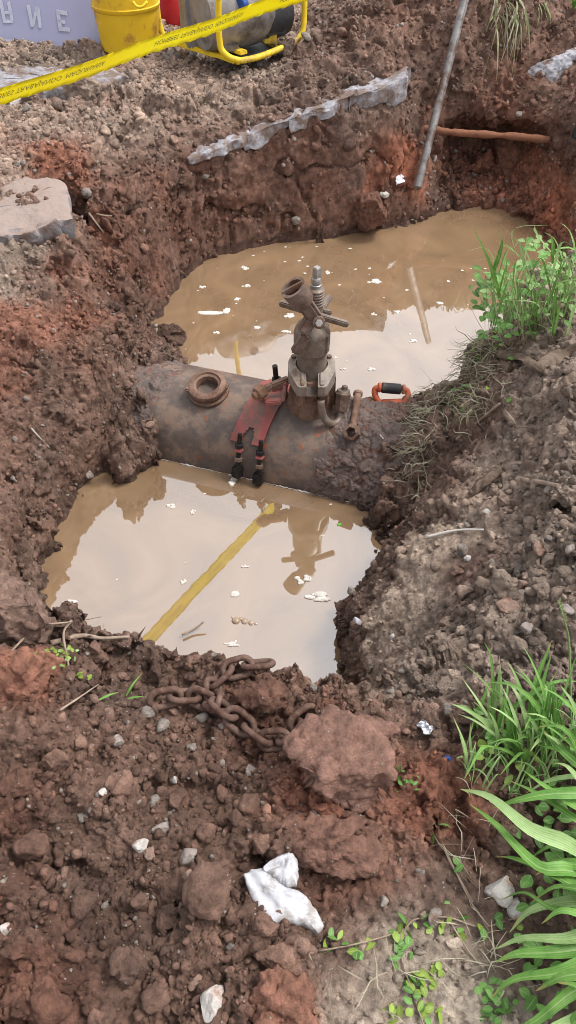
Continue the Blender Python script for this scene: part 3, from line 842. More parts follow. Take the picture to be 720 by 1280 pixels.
b_lathe(bm, [(.0155, zv(347)), (.0155, zv(335)), (.013, zv(333.5))], (M(396, 340).x, BY, 0), seg=4)
put('square_drive', bm, STEEL_BRIGHT, spn, smooth=False)
# ratchet lever leaning up to the left, with an open socket head
a, b = M(397, 401, -.055), M(366.5, 360, -.085)
d = (b - a).normalized(); sx = d.cross(Vector((0, -1, 0))).normalized(); sy = sx.cross(d)
bm = bmesh.new()
b_bar(bm, a, a.lerp(b, .66), .052, .040, .010, up=(0, 1, 0), taper=1.15)
lv = put('ratchet_lever', bm, STEEL_RUST, tm, auto=40)
bm = bmesh.new()
h0, h1 = a.lerp(b, .56), b + d * .004
Lh_ = (h1 - h0).length
b_lathe(bm, [(.036, 0), (.044, .012), (.047, Lh_ * .55), (.049, Lh_), (.037, Lh_), (.035, Lh_ * .35), (.0, Lh_ * .33)], h0, d, 28, cap=False)
put('socket_head', bm, STEEL_RUST, lv, auto=40)
bm = bmesh.new()
b_bar(bm, h1 - sx * .044 - d * .006, h1 + sx * .044 - d * .006, .020, .018, .003, up=(0, 1, 0))
put('socket_bar', bm, STEEL_RUST, lv, auto=40)
for (p0, p1, wd, ht) in (((391, 396, -.055), (377, 416, -.082), .046, .036), ((383, 420, -.084), (368.5, 441, -.092), .040, .032)):
    bm = bmesh.new(); b_bar(bm, M(*p0), M(*p1), wd, ht, .006, up=(0, 1, 0))
    put('lug', bm, STEEL_RUST, tm, auto=40)
bm = bmesh.new()
pv = M(398.5, 402.5, -.085)
b_cyl(bm, pv, pv + Vector((0, -.014, .006)), .0235, seg=24, bev=.002)
pb = put('pivot_washer', bm, STEEL_RUST, tm, auto=40)
bm = bmesh.new()
b_cyl(bm, pv + Vector((0, -.014, .006)), pv + Vector((0, -.032, .014)), .014, seg=6, bev=.0015)
put('pivot_bolt', bm, STEEL_BRIGHT, pb, auto=30)
for (p0, p1) in (((384, 389, -.01), (349.5, 378.5, .0)), ((399, 395, -.03), (435, 405.5, -.02)), ((399, 392, .03), (412.5, 370, .13)), ((402, 390, .0), (413, 391, .02))):
    bm = bmesh.new()
    b_bar(bm, M(*p0), M(*p1), .024, .022, .004)
    put('handle_bar', bm, STEEL_DARK, tm, auto=40)
# hook bolt at the foot of the machine
hk = empty('hook_bolt', 'curved steel hook bolt with nut beside the tapping machine foot', 'hook', raycyl and cyl(*raycyl(420, 527)))
bm = bmesh.new()
path = curve_pts([M(401, 500, -.125), M(403, 517, -.13), M(409, 527, -.135), M(417, 530, -.125), M(424, 524, -.10), M(426, 512, -.075)], 30)
b_tube(bm, path, .0155, 16)
put('hook', bm, STEEL_DARK, hk)
bm = bmesh.new()
b_cyl(bm, M(425.5, 514, -.08), M(429, 490, -.05), .027, .033, seg=8, bev=.005)
put('nut', bm, STEEL_RUST, hk, auto=30)
bm = bmesh.new()
b_cyl(bm, M(429, 491, -.05), M(429.5, 487, -.047), .029, .026, seg=20, bev=.003); b_cyl(bm, M(430, 488, -.046), M(431.5, 482, -.04), .012, seg=12, bev=.003)
put('bolt_end', bm, STEEL_DARK, hk, auto=40)

# ------------------------------------------------------------------ red saddle clamp on the pipe
t_a, _ = raycyl(309, 520); t_b, _ = raycyl(352, 520)
sc = empty('saddle_clamp', 'red painted curved saddle clamp strapped over the pipe with studs', 'clamp', cyl((t_a + t_b) / 2, 0))
_, ph0 = raycyl(335, 492); _, ph1 = raycyl(318, 556)
bm = bmesh.new()
nI, nJ = 24, 30
grid = {}
tm_ = (t_a + t_b) / 2; hw = (t_b - t_a) / 2
def strap_pt(i, j, r):
    s_ = -1 + 2 * i / nI; q = j / nJ
    ph = (ph0 - .55) + (ph1 - ph0 + .55) * q
    return cyl(tm_ + .02 - .065 * q + s_ * hw * (1 - .06 * math.sin(q * math.pi)), ph, r)
for i in range(nI + 1):
    for j in range(nJ + 1):
        grid[i, j] = bm.verts.new(strap_pt(i, j, PR + .014))
for i in range(nI):
    for j in range(nJ):
        s_ = abs((i + .5) / nI * 2 - 1); q = (j + .5) / nJ
        if q > .84 and s_ ** 2 < (.34 ** 2) * min(1, (q - .84) / .06): continue
        bm.faces.new((grid[i, j], grid[i + 1, j], grid[i + 1, j + 1], grid[i, j + 1]))
for vv in [x for x in bm.verts if not x.link_faces]: bm.verts.remove(vv)
bmesh.ops.recalc_face_normals(bm, faces=bm.faces)
bmesh.ops.solidify(bm, geom=bm.faces[:], thickness=.010)
put('strap', bm, RED_PAINT, sc, auto=50)
# studs at the lower edge
for uu, vb, vt in ((301, 594, 545), (327, 600, 556)):
    t_, p_ = raycyl(uu, (vb + vt) / 2 - 6)
    foot = cyl(t_, p_ + .30, PR + .025); nrm = (cyl(t_, p_, 1) - cyl(t_, p_, 0)).normalized()
    ta = (cyl(t_, p_ - .05) - cyl(t_, p_ + .05)).normalized()
    up_ = (ta + Vector((0, 0, .55))).normalized()
    bm = bmesh.new()
    b_box(bm, foot + up_ * .095, (.034, .034, .014), frame_z(up_), .004)
    put('ear', bm, RED_PAINT, sc, auto=40)
    bm = bmesh.new()
    b_box(bm, foot + Vector((0, 0, -.005)) , (.042, .036, .05), frame_z(up_), .005)
    put('lower_lug', bm, BLACK_STEEL, sc, auto=40)
    bm = bmesh.new()
    b_cyl(bm, foot, foot + up_ * .168, .0095, seg=14)
    st = put('stud', bm, BLACK_STEEL, sc, auto=40)
    for hh in (.045, .106):
        bm = bmesh.new()
        b_cyl(bm, foot + up_ * hh, foot + up_ * (hh + .017), .0185, seg=6, bev=.002)
        put('nut', bm, BLACK_STEEL if hh > .1 else STEEL_RUST, st, auto=30)
# upper bracket: red angled eye, bar, big bolt, back stud
t_, p_ = raycyl(340, 494)
c0 = cyl(t_, p_, PR + .02)
nv = (c0 - cyl(t_, p_, 0)).normalized()
bm = bmesh.new()
b_lathe(bm, [(.044, -.004), (.068, -.004), (.068, .010), (.044, .010)], c0, nv, 28, close=True)
put('red_eye_ring', bm, RED_PAINT, sc, auto=40)
for (a_, b_, wd, ht) in (((331, 503, -.10), (352, 501, -.09), .030, .022), ((354, 503, -.09), (357, 482, -.05), .014, .034), ((340, 487, -.03), (360, 480, -.03), .024, .02)):
    bm = bmesh.new(); b_bar(bm, M(*a_), M(*b_), wd, ht, .004)
    put('bracket_plate', bm, RED_PAINT, sc, auto=40)
bm = bmesh.new()
b_bar(bm, M(325, 492, -.07), M(340, 482, -.04), .030, .030, .006); b_bar(bm, M(338, 483, -.04), M(361, 474, .0), .030, .028, .006)
put('clamp_bar', bm, MUDDY_IRON, sc, auto=40)
bm = bmesh.new()
b_cyl(bm, M(330, 487, -.06), M(321, 493, -.085), .030, seg=6, bev=.003)
nt_ = put('large_nut', bm, RUSTY_NUT, sc, auto=30)
bm = bmesh.new(); b_cyl(bm, M(322, 492.5, -.08), M(317, 496, -.095), .016, seg=14, bev=.002)
put('bolt_tip', bm, RUSTY_NUT, nt_, auto=40)
bm = bmesh.new(); b_cyl(bm, M(346, 480, .02), M(343.5, 457, .02), .011, seg=14, bev=.001)
st = put('stud', bm, BLACK_STEEL, sc, auto=40)
bm = bmesh.new(); b_cyl(bm, M(346, 479, .02), M(345.5, 472.5, .02), .021, seg=6, bev=.002)
put('nut', bm, BLACK_STEEL, st, auto=30)

# ------------------------------------------------------------------ loose ring on the pipe
t_, p_ = raycyl(259, 492)
p_ *= .8
c0 = cyl(t_, p_, PR - .004); nv = (cyl(t_, p_, 1) - cyl(t_, p_, 0)).normalized()
rg = empty('flange_ring', 'loose rusty flange ring lying on the pipe beside the red clamp', 'ring', c0)
bm = bmesh.new()
b_lathe(bm, [(.050, 0), (.088, 0), (.090, .006), (.088, .012), (.074, .016), (.073, .022), (.050, .022)], c0, nv, 44, close=True)
put('base_flange', bm, STEEL_RUST, rg, auto=40)
bm = bmesh.new()
b_lathe(bm, [(.047, .018), (.080, .022), (.083, .032), (.082, .046), (.076, .052), (.060, .056), (.057, .048), (.047, .044)], c0, nv, 44, close=True)
put('upper_ring', bm, MUDDY_IRON, rg, auto=40)
side = nv.cross(Vector((0, 1, 0))).normalized()
for s_ in (-1, 1):
    bm = bmesh.new()
    b_box(bm, c0 + side * s_ * .078 + nv * .036 - Vector((0, .01, 0)), (.024, .034, .022), frame_z(nv), .006)
    put('lug', bm, MUDDY_IRON, rg, auto=40)

# ------------------------------------------------------------------ box spanner on the pipe
t1_, p1_ = raycyl(441, 545); t0_, p0_ = raycyl(447, 505)
a = cyl(t1_, p1_, PR + .034); b = M(447.5, 492, .02)
wr = empty('box_spanner', 'rusty box-end spanner resting on the muddy pipe', 'spanner', a)
d = (b - a).normalized()
bm = bmesh.new()
b_cyl(bm, a + d * .03, b, .0135, .016, seg=14, bev=.003)
put('handle', bm, MUDDY_IRON, wr, auto=40)
nv = (cyl(t1_, p1_, 1) - cyl(t1_, p1_, 0)).normalized()
nv = (nv + Vector((-.5, -.8, .3))).normalized()
bm = bmesh.new()
b_lathe(bm, [(.021, -.020), (.032, -.020), (.036, .0), (.034, .020), (.022, .022)], a, nv, 6, close=True)
put('box_end', bm, MUDDY_IRON, wr, smooth=False)
bm = bmesh.new()
b_cyl(bm, b - d * .012, b + d * .008, .020, seg=14, bev=.004)
put('knob', bm, MUDDY_IRON, wr, auto=40)

# ------------------------------------------------------------------ D-handle of a spade behind the pipe
gY = BY + .06
dh = empty('spade_handle', 'orange spade D-handle with black grip beside the bank', 'handle', PY(490, 508, gY))
g0, g1 = PY(470, 484, gY), PY(508, 487, gY)
bm = bmesh.new(); b_cyl(bm, g0.lerp(g1, .18), g0.lerp(g1, .82), .0225, seg=18, bev=.004)
put('grip', bm, BLACK_RUBBER, dh, auto=40)
bm = bmesh.new()
path = curve_pts([g0.lerp(g1, .1), g0 + Vector((-.004, 0, -.012)), PY(470, 497, gY - .02), PY(479, 508, gY - .04), PY(490, 511, gY - .045), PY(501, 507, gY - .04), PY(509, 497, gY - .02), g1 + Vector((.004, 0, -.008)), g0.lerp(g1, .9)], 34)
b_tube(bm, path, .013, 12)
b_cyl(bm, PY(478, 505, gY - .03), PY(502, 504, gY - .03), .02, seg=12)
for s_ in (.06, .86): b_cyl(bm, g0.lerp(g1, s_), g0.lerp(g1, s_ + .1), .021, seg=16, bev=.003)
put('yoke', bm, ORANGE, dh)
bm = bmesh.new(); b_cyl(bm, PY(491, 508, gY - .04), PY(500, 540, gY + .12) + Vector((0, 0, -.25)), .019, seg=14)
put('shaft', bm, ORANGE, dh)

# ------------------------------------------------------------------ pole leaning in the back corner
p0, _n = S(525, 222); p1, _n = S(580, 3)
p0 = p0 - ray(525, 222).normalized() * .10; p1 = p1 - ray(580, 3).normalized() * .16
p0 = p0 - (p1 - p0).normalized() * .06
pole = empty('grey_pole', 'long muddy grey metal pole leaning in the back corner of the pit', 'pole', p0)
bm = bmesh.new(); b_cyl(bm, p0, p0 + (p1 - p0) * 1.6, .025, seg=24, cap=True)
put('shaft', bm, GALV, pole, auto=40)
bm = bmesh.new()
ax_ = (p1 - p0).normalized()
for k in range(3):
    q = p0 + ax_ * (.55 + .22 * k) + Vector((.005, -.0238, 0))
    b_bar(bm, q, q + ax_ * .12, .011, .006, .001)
put('slot', bm, BLACK_STEEL, pole, auto=40)

# ------------------------------------------------------------------ small clay-caked pipe under the back ledge
a, b = S(530, 158)[0], S(690, 172)[0]
a = PY(526, 160, a.y + .01); b = PY(692, 175, b.y + .02)
bm = bmesh.new()
pts = curve_pts([a + Vector((-.08, .03, .0)), a, a.lerp(b, .3) + Vector((0, 0, -.008)), a.lerp(b, .65), b, b + Vector((.1, .1, -.02))], 60)
rr = [.021 + .004 * math.sin(i * .7) * math.sin(i * .23) + random.uniform(-.003, .003) for i in range(60)]
b_tube(bm, pts, .026, 12, radii=rr)
tag(put('service_pipe', bm, CLAY_PIPE), 'thin orange clay caked service pipe crossing the back wall hollow', 'pipe')

# ------------------------------------------------------------------ broken pavement slabs in the rim
def slab(name, label, outline, thick, seed, m=CONCRETE, group=None, dz=-.02, jn=1.0):
    """outline: points (u, v, z) of the top edge; a broken plate with ragged sides"""
    top = [q if isinstance(q, Vector) else P(*q) for q in outline]
    dens = []
    n = len(top)
    rs = random.Random(seed)
    for i in range(n):
        a, b = top[i], top[(i + 1) % n]
        k = max(2, int((b - a).length / .022))
        for j in range(k): dens.append(a.lerp(b, j / k))
    D = np.array([p[:] for p in dens])
    j1 = np.stack([fbm(D, 7, seed * 9 + q, 3) for q in range(3)], 1); j2 = np.stack([fbm(D, 30, seed * 7 + q, 2) for q in range(3)], 1)
    D0 = D + np.array([0, 0, dz])
    D = D + jn * j1 * np.array([.04, .055, .015]) + j2 * np.array([.020, .022, .012]); D[:, 2] += dz
    ctr = D.mean(0)
    hth = thick * (1 + .7 * fbm(D, 6, seed + 50, 3))
    R_ = []
    for f, sc_, hz in ((0, .12, .006), (0, .3, .006), (0, .48, .006), (0, .64, .005), (0, .77, .004), (0, .88, .003), (0, .95, .001), (0, 1.0, -.004), (.12, 1.008, 0), (.3, 1.01, 0), (.6, 1.0, 0), (.85, .985, 0), (1, .95, 0), (1.05, .8, 0)):
        q = ctr + ((D0 if sc_ < .9 and f < .5 else D) - ctr) * np.array([sc_, sc_, 1])
        if sc_ < .7 and f < .5: q[:, 2] = ctr[2] + (q[:, 2] - ctr[2]) * sc_
        q[:, 2] += -f * hth + hz
        R_.append(q)
    A = np.concatenate(R_)
    l_, i_, f_ = lumps(A, 22, seed); l2_, i2_, f2_ = lumps(A, 60, seed + 2)
    A = A + (f_ * .014 + f2_ * .006)[:, None] * np.array([.3, -.6, .3])
    A[:, 2] += fbm(A, 9, seed + 70, 3) * .016 + fbm(A, 40, seed + 71, 2) * .005
    bm = bmesh.new(); vs = [bm.verts.new(q) for q in A]; m_ = len(D)
    for r_ in range(len(R_) - 1):
        for k in range(m_):
            bm.faces.new((vs[r_ * m_ + k], vs[r_ * m_ + (k + 1) % m_], vs[(r_ + 1) * m_ + (k + 1) % m_], vs[(r_ + 1) * m_ + k]))
    bm.faces.new(vs[:m_]); bm.faces.new(list(reversed(vs[-m_:])))
    bmesh.ops.triangulate(bm, faces=bm.faces[:])
    return tag(put(name, bm, m, None, auto=38), label, 'slab', group)
G = 'broken pavement slabs around the pit rim'
slab('concrete_chunk', 'broken grey pavement slab jutting from the left bank edge', [(-40, 226, .0), (20, 214, .0), (62, 208, .0), (78, 216, .0), (84, 236, -.01), (86, 262, -.02), (60, 268, -.02), (34, 276, -.03), (-40, 286, -.03)], .085, 1, m=CONCRETE_D, group=G, dz=-.04, jn=.25)
slab('concrete_chunk', 'long pale slab lying behind the yellow tape at the left', [(-30, 88, .05), (60, 84, .05), (140, 84, .04), (165, 96, .03), (120, 108, .03), (60, 112, .03), (-30, 116, .03)], .09, 2, group=G, dz=0)
def rim(pts, back=.2, fwd=.03, dz=-.012):
    f = [PY(*q) + Vector((0, -fwd, dz)) for q in pts]
    return f + [q + Vector((.02, back, .01)) for q in reversed(f)]
slab('concrete_chunk', 'thin white pavement crust edge at the left of the back rim', rim([(236, 190, 4.44), (262, 178, 4.52), (312, 162, 4.66)], .14, .03, -.02), .045, 3, group=G, dz=0)
slab('concrete_chunk', 'middle piece of pale crust along the back rim', rim([(300, 165, 4.64), (335, 152, 4.72), (376, 138, 4.78)], .12, .04, -.022), .06, 13, group=G, dz=0)
slab('concrete_chunk', 'bluish pale crust piece next to the corner chunk', rim([(366, 142, 4.77), (400, 127, 4.81), (446, 112, 4.91)], .12, .035, -.02), .07, 23, group=G, dz=0)
slab('concrete_chunk', 'bluish grey slab chunk at the corner of the back rim', rim([(440, 114, 4.91), (470, 106, 4.95), (500, 98, 5.0), (511, 92, 5.02)], .16, .05, -.01), .105, 4, group=G, dz=0)
# white plaster lump in the right bank
def rock_mesh(seed, sub=2, amp=.28, flat=1.0, facet=True):
    bm = bmesh.new()
    bmesh.ops.create_icosphere(bm, subdivisions=sub, radius=1)
    V_ = np.array([v.co[:] for v in bm.verts])
    n_ = fbm(V_ + seed * 3.7, 1.1, seed, 2) * amp + fbm(V_ + seed * 1.3, 2.9, seed + 5, 2) * amp * .45
    rs = np.random.default_rng(seed)
    if facet:
        for k in range(11):
            dr = rs.normal(size=3); dr /= np.linalg.norm(dr)
            h = V_ @ dr; lim = rs.uniform(.5, .8)
            V_ = V_ - np.clip(h - lim, 0, None)[:, None] * dr * .95
    V_ = V_ * (1 + n_ * .7)[:, None] * 1.2
    V_[:, 2] *= flat
    for v, q in zip(bm.verts, V_): v.co = q
    me = bpy.data.meshes.new('rock'); bm.to_mesh(me); bm.free()
    me.polygons.foreach_set('use_smooth', np.ones(len(me.polygons), dtype=bool))
    return me
def stone(name, label, cat, u, v, size, m, seed, scale=(1, 1, .75), sink=.3, group=None, flat=1.0, sub=3, rough=.0, pull=0.0):
    p, n = S(u, v)
    me = rock_mesh(seed, sub, flat=flat)
    me.materials.append(m)
    me.name = name
    k = np.zeros(len(me.vertices) * 3); me.vertices.foreach_get('co', k)
    k = k.reshape(-1, 3) * size * np.array(scale)
    if rough:
        N_ = np.zeros(len(me.vertices) * 3); me.vertices.foreach_get('normal', N_); N_ = N_.reshape(-1, 3)
        q = k + seed * .37
        a_, b_, c_ = lumps(q, 16, seed); d_, e_, f_ = lumps(q, 42, seed + 3); g_, h_, i_ = lumps(q, 95, seed + 5)
        k = k + N_ * ((c_ * .022 + f_ * .011 + (d_ - .5) * sstep(.4, .95, e_) * .012 + g_ * sstep(.3, .9, h_) * .006 + fbm(q, 30, seed, 3) * .008) * rough)[:, None]
    me.vertices.foreach_set('co', k.ravel()); me.update()
    o = bpy.data.objects.new(name, me)
    COL.objects.link(o)
    o.rotation_euler = n.to_track_quat('Z', 'Y').to_euler()
    o.rotation_euler.rotate_axis('Z', seed * 1.7)
    o.location = p + n * size * scale[2] * (1 - 2 * sink)
    return tag(o, label, cat, group)
stone('plaster_lump', 'white plaster lump stuck in the right back bank', 'plaster', 704, 80, .13, PLASTER, 31, (.75, 1.25, .5), .5, sub=5, rough=.6)
# black sack at the right edge
bm = bmesh.new()
bmesh.ops.create_icosphere(bm, subdivisions=4, radius=1)
pc, nn = S(719, 172); pc = pc + Vector((.06, 0, 0))
V_ = np.array([v.co[:] for v in bm.verts]); q = 1 + .22 * fbm(V_, 2.5, 3, 3) + .1 * np.abs(fbm(V_, 6, 8, 2))
for v, k in zip(bm.verts, q): v.co = pc + Vector((v.co.x * .08, v.co.y * .06, v.co.z * .13)) * k
tag(put('plastic_sack', bm, BLACK_RUBBER), 'crumpled black plastic sack at the right pit edge', 'sack')

# ------------------------------------------------------------------ warning tape
def text_mesh(txt, size, mirror_y=False, mirror_x=False):
    cu = bpy.data.curves.new('lettering', 'FONT'); cu.body = txt; cu.size = size; cu.align_x = 'CENTER'; cu.align_y = 'CENTER'; cu.resolution_u = 3
    ob = bpy.data.objects.new('lettering', cu); COL.objects.link(ob)
    dg = bpy.context.evaluated_depsgraph_get()
    me = bpy.data.meshes.new_from_object(ob.evaluated_get(dg))
    COL.objects.unlink(ob); bpy.data.objects.remove(ob)
    co_ = np.zeros(len(me.vertices) * 3); me.vertices.foreach_get('co', co_); co_ = co_.reshape(-1, 3)
    if mirror_y: co_[:, 1] *= -1
    if mirror_x: co_[:, 0] *= -1
    return co_, [tuple(p.vertices) for p in me.polygons]
def tape(name, label, A, B, wdir, width, words, step, size, seed, sag=.01, mirror_y=False, offs=.002):
    A, B, wdir = Vector(A), Vector(B), Vector(wdir)
    ax = (B - A); Ln = ax.length; ax.normalize()
    wdir = (wdir - ax * wdir.dot(ax)).normalized(); nrm = ax.cross(wdir).normalized()
    if nrm.dot(CAMP - A) < 0: nrm = -nrm
    root = empty(name, label, 'tape', A)
    def pt(s, q, h=0):
        sg = sag * (1 - (2 * s / Ln - 1) ** 2)
        tw = .10 * math.sin(s * 1.1 + seed)
        return A + ax * s + (wdir * math.cos(tw) + nrm * math.sin(tw)) * q + nrm * (h + .004 * math.sin(s * 9 + seed)) + Vector((0, 0, -sg))
    bm = bmesh.new()
    n = int(Ln / .03); g_ = []
    for i in range(n + 1):
        s = Ln * i / n
        fr = .0035 * ((i * 7 + seed) % 3 - 1)
        g_.append([bm.verts.new(pt(s, width * (k / 4 - .5) + (fr if k == 0 else 0))) for k in range(5)])
    for i in range(n):
        for k in range(4): bm.faces.new((g_[i][k], g_[i + 1][k], g_[i + 1][k + 1], g_[i][k + 1]))
    bmesh.ops.solidify(bm, geom=bm.faces[:], thickness=.0008)
    put('strip', bm, YELLOW_TAPE, root)
    co_, fc_ = text_mesh(words, size, mirror_y)
    s = step[0]
    while s < Ln - step[1] * .3:
        bm = bmesh.new(); vs = []
        for x, y, z in co_: vs.append(bm.verts.new(pt(s + x, y + step[2], offs)))
        for f in fc_:
            try: bm.faces.new([vs[k] for k in f])
            except ValueError: pass
        put('lettering', bm, TAPE_INK, root, smooth=False)
        s += step[1]
    return root
ta, tb = Vector((-.879, 2.665, .684)), Vector((-.056, 3.897, .648))
td = tb - ta
tape('warning_tape', 'bright yellow warning tape stretched slanting across the back of the pit', ta - td * .75, tb + td * .9, (.44, -.294, .85), .076, 'HOMBRES TRABAJANDO  MAQUINARIA', (.50, .80, .006), .030, 1, .012, True)

# ------------------------------------------------------------------ things at the back: lettered board for a puddle reflection, drum, generator, red can
pnY = 5.72  # added board: its mirrored letters stand in for lettering reflected in a puddle
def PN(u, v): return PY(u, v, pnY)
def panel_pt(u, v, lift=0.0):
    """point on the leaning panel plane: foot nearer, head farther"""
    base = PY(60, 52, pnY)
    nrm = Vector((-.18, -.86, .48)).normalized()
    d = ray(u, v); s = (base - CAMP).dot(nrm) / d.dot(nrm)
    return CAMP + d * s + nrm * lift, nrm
pn = empty('reflection_board', 'lavender grey board standing in for a puddle reflection of white letters at top left', 'panel', panel_pt(60, 52)[0])
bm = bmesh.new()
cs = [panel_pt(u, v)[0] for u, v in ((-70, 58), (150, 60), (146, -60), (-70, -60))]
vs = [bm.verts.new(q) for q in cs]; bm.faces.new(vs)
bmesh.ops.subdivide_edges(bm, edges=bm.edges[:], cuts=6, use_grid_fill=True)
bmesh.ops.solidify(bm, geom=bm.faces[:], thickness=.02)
put('board', bm, REFLECTION, pn, smooth=False)
bm = bmesh.new()
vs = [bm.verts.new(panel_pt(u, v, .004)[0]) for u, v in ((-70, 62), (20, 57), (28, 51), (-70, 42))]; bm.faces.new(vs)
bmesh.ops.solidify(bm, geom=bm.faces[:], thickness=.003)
put('white_edge', bm, REFLECTION_INK, pn, smooth=False)
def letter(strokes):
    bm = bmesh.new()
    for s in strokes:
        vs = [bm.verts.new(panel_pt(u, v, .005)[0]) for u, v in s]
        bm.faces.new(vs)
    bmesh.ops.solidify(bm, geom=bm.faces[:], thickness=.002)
    put('letter', bm, REFLECTION_INK, pn, smooth=False)
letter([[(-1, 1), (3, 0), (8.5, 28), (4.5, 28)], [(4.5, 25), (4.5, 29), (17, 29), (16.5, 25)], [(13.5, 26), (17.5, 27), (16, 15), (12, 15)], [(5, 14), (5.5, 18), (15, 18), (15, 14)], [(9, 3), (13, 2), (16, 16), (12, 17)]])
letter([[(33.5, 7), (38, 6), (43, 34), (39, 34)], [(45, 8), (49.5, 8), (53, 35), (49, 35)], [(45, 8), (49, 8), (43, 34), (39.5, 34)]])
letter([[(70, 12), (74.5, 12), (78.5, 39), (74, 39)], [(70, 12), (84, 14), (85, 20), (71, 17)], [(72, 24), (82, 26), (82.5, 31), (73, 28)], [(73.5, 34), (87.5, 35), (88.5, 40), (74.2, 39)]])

# yellow drum
dY = 5.52
c0 = PY(163, 56, dY); k = (c0 - CAMP).dot(FW) / F
drum = empty('yellow_drum', 'scuffed yellow plastic drum standing beside the generator', 'drum', (c0.x, dY, -.04))
rb, rt, hh = 35 * k, 40 * k, .52
bm = bmesh.new()
b_lathe(bm, [(rb * .9, .02), (rb, .03), (rb * 1.02, .07), (rt * .985, PY(160, 9, dY).z), (rt * 1.03, PY(160, 7, dY).z), (rt * 1.04, PY(160, 3, dY).z), (rt, PY(160, 2, dY).z), (rt * 1.0, hh), (rt * .93, hh), (rb * .93, .03)], (c0.x, dY, 0), seg=48)
put('body', bm, YEL_DRUM, drum, auto=40)
bm = bmesh.new()
a = PY(166, 2, dY - rt * 1.02); b = PY(184, 2, dY - rt * .98); m1 = PY(178, 8, dY - rt * 1.06)
b_tube(bm, curve_pts([a, m1 + Vector((-.03, 0, 0)), m1, b], 14), .008, 8)
put('handle', bm, YEL_PAINT, drum)
# generator
def PG(u, v, y): return PY(u, v, y * .955)
gY0, gY1 = 5.28, 5.95
gl, gr = PG(276, 74, gY0), PG(378, 52, 5.62)
gen = empty('generator', 'portable generator with grey engine in a yellow tube frame', 'generator', (PG(300, 60, 5.5).x, 5.5, 0))
def frame_tube(pts, name='frame_tube', r=.017):
    bm = bmesh.new(); b_tube(bm, curve_pts(pts, 40), r, 12); return put(name, bm, YEL_PAINT, gen)
fA = PG(283, 72, 5.30); fB = PG(268, -30, 5.30); fC = PG(352, 62, 5.62); fD = PG(381, 36, 5.72); fE = PG(380, -30, 5.75)
zb = .03
frame_tube([PG(274, -30, 5.30), PG(273, 20, 5.30), PG(275, 55, 5.30), PG(280, 66, 5.30), PG(290, 73, 5.31), PG(302, 76, 5.33)])
frame_tube([PG(296, 77, 5.32), PG(320, 72, 5.42), PG(345, 63, 5.55), PG(365, 54, 5.66), PG(376, 44, 5.72), PG(380, 25, 5.74), PG(381, -30, 5.76)])
frame_tube([PG(194, -30, 5.85), PG(197, 15, 5.85), PG(201, 36, 5.84), PG(206, 46, 5.83), PG(214, 50, 5.82)])
bm = bmesh.new()
b_bar(bm, PG(296, 76, 5.34), PG(212, 50, 5.82), .05, .025, .004); b_bar(bm, PG(352, 60, 5.60), PG(300, 40, 6.05), .05, .025, .004)
put('base_rail', bm, YEL_PAINT, gen, auto=40)
bm = bmesh.new(); b_box(bm, PG(338, 46, 5.62), (.075, .02, .07), None, .004)
put('foot_bracket', bm, YEL_PAINT, gen, auto=40)
bm = bmesh.new(); b_bar(bm, PG(305, 66, 5.40), PG(282, 58, 5.55), .05, .02, .003)
put('foot_bracket', bm, YEL_PAINT, gen, auto=40)
bm = bmesh.new()
ec = PG(290, 12, 5.62)
b_lathe(bm, [(.06, -.22), (.17, -.21), (.19, -.15), (.20, .0), (.195, .12), (.17, .19), (.08, .21)], ec, (.85, .5, .05), 36)
put('alternator', bm, GREY_ALU, gen, auto=35)
bm = bmesh.new()
b_box(bm, PG(246, 18, 5.72), (.17, .20, .34), Matrix.Rotation(.35, 3, 'Z'), .02)
put('engine_block', bm, GREY_ALU, gen, auto=35)
bm = bmesh.new(); b_box(bm, PG(249, 22, 5.60), (.03, .02, .07), Matrix.Rotation(.35, 3, 'Z'), .005)
put('red_switch', bm, RED_CAN, gen, auto=35)
bm = bmesh.new()
ec = PG(338, 14, 5.72)
b_lathe(bm, [(.05, -.10), (.13, -.09), (.145, 0), (.13, .08), (.05, .10)], ec, (.8, .55, 0), 28); b_box(bm, PG(334, 34, 5.66), (.22, .14, .09), Matrix.Rotation(.4, 3, 'Z'), .02)
put('recoil_starter', bm, BLACK_PART, gen, auto=35)
bm = bmesh.new(); b_cyl(bm, PG(299, 6, 5.42), PG(305, 4, 5.46), .035, seg=18, bev=.005)
put('fuel_cap', bm, BLUE_PART, gen, auto=40)
bm = bmesh.new(); b_bar(bm, PG(288, 38, 5.45), PG(280, 54, 5.46), .06, .035, .008); b_bar(bm, PG(276, 56, 5.45), PG(298, 60, 5.45), .05, .05, .01)
put('engine_mount', bm, GALV, gen, auto=40)
bm = bmesh.new(); b_box(bm, PG(300, 62, 5.62) , (.40, .34, .012), Matrix.Rotation(.5, 3, 'Z'), .003)
put('oil_tray', bm, BLACK_PART, gen, auto=40)
bm = bmesh.new()
c0 = PY(219, 17, 6.3)
b_lathe(bm, [(.05, 0), (.095, .005), (.105, .03), (.105, .22), (.08, .27), (.03, .29)], (c0.x, 6.3, drop(c0.x, 6.3).z), seg=28)
red = empty('red_can', 'red fuel can standing behind the yellow drum', 'can', (c0.x, 6.3, 0))
put('body', bm, RED_CAN, red, auto=40)
bm = bmesh.new(); b_cyl(bm, (c0.x + .07, 6.22, .005), (c0.x + .07, 6.22, .035), .03, seg=14)
put('foot', bm, BLACK_PART, red, auto=40)

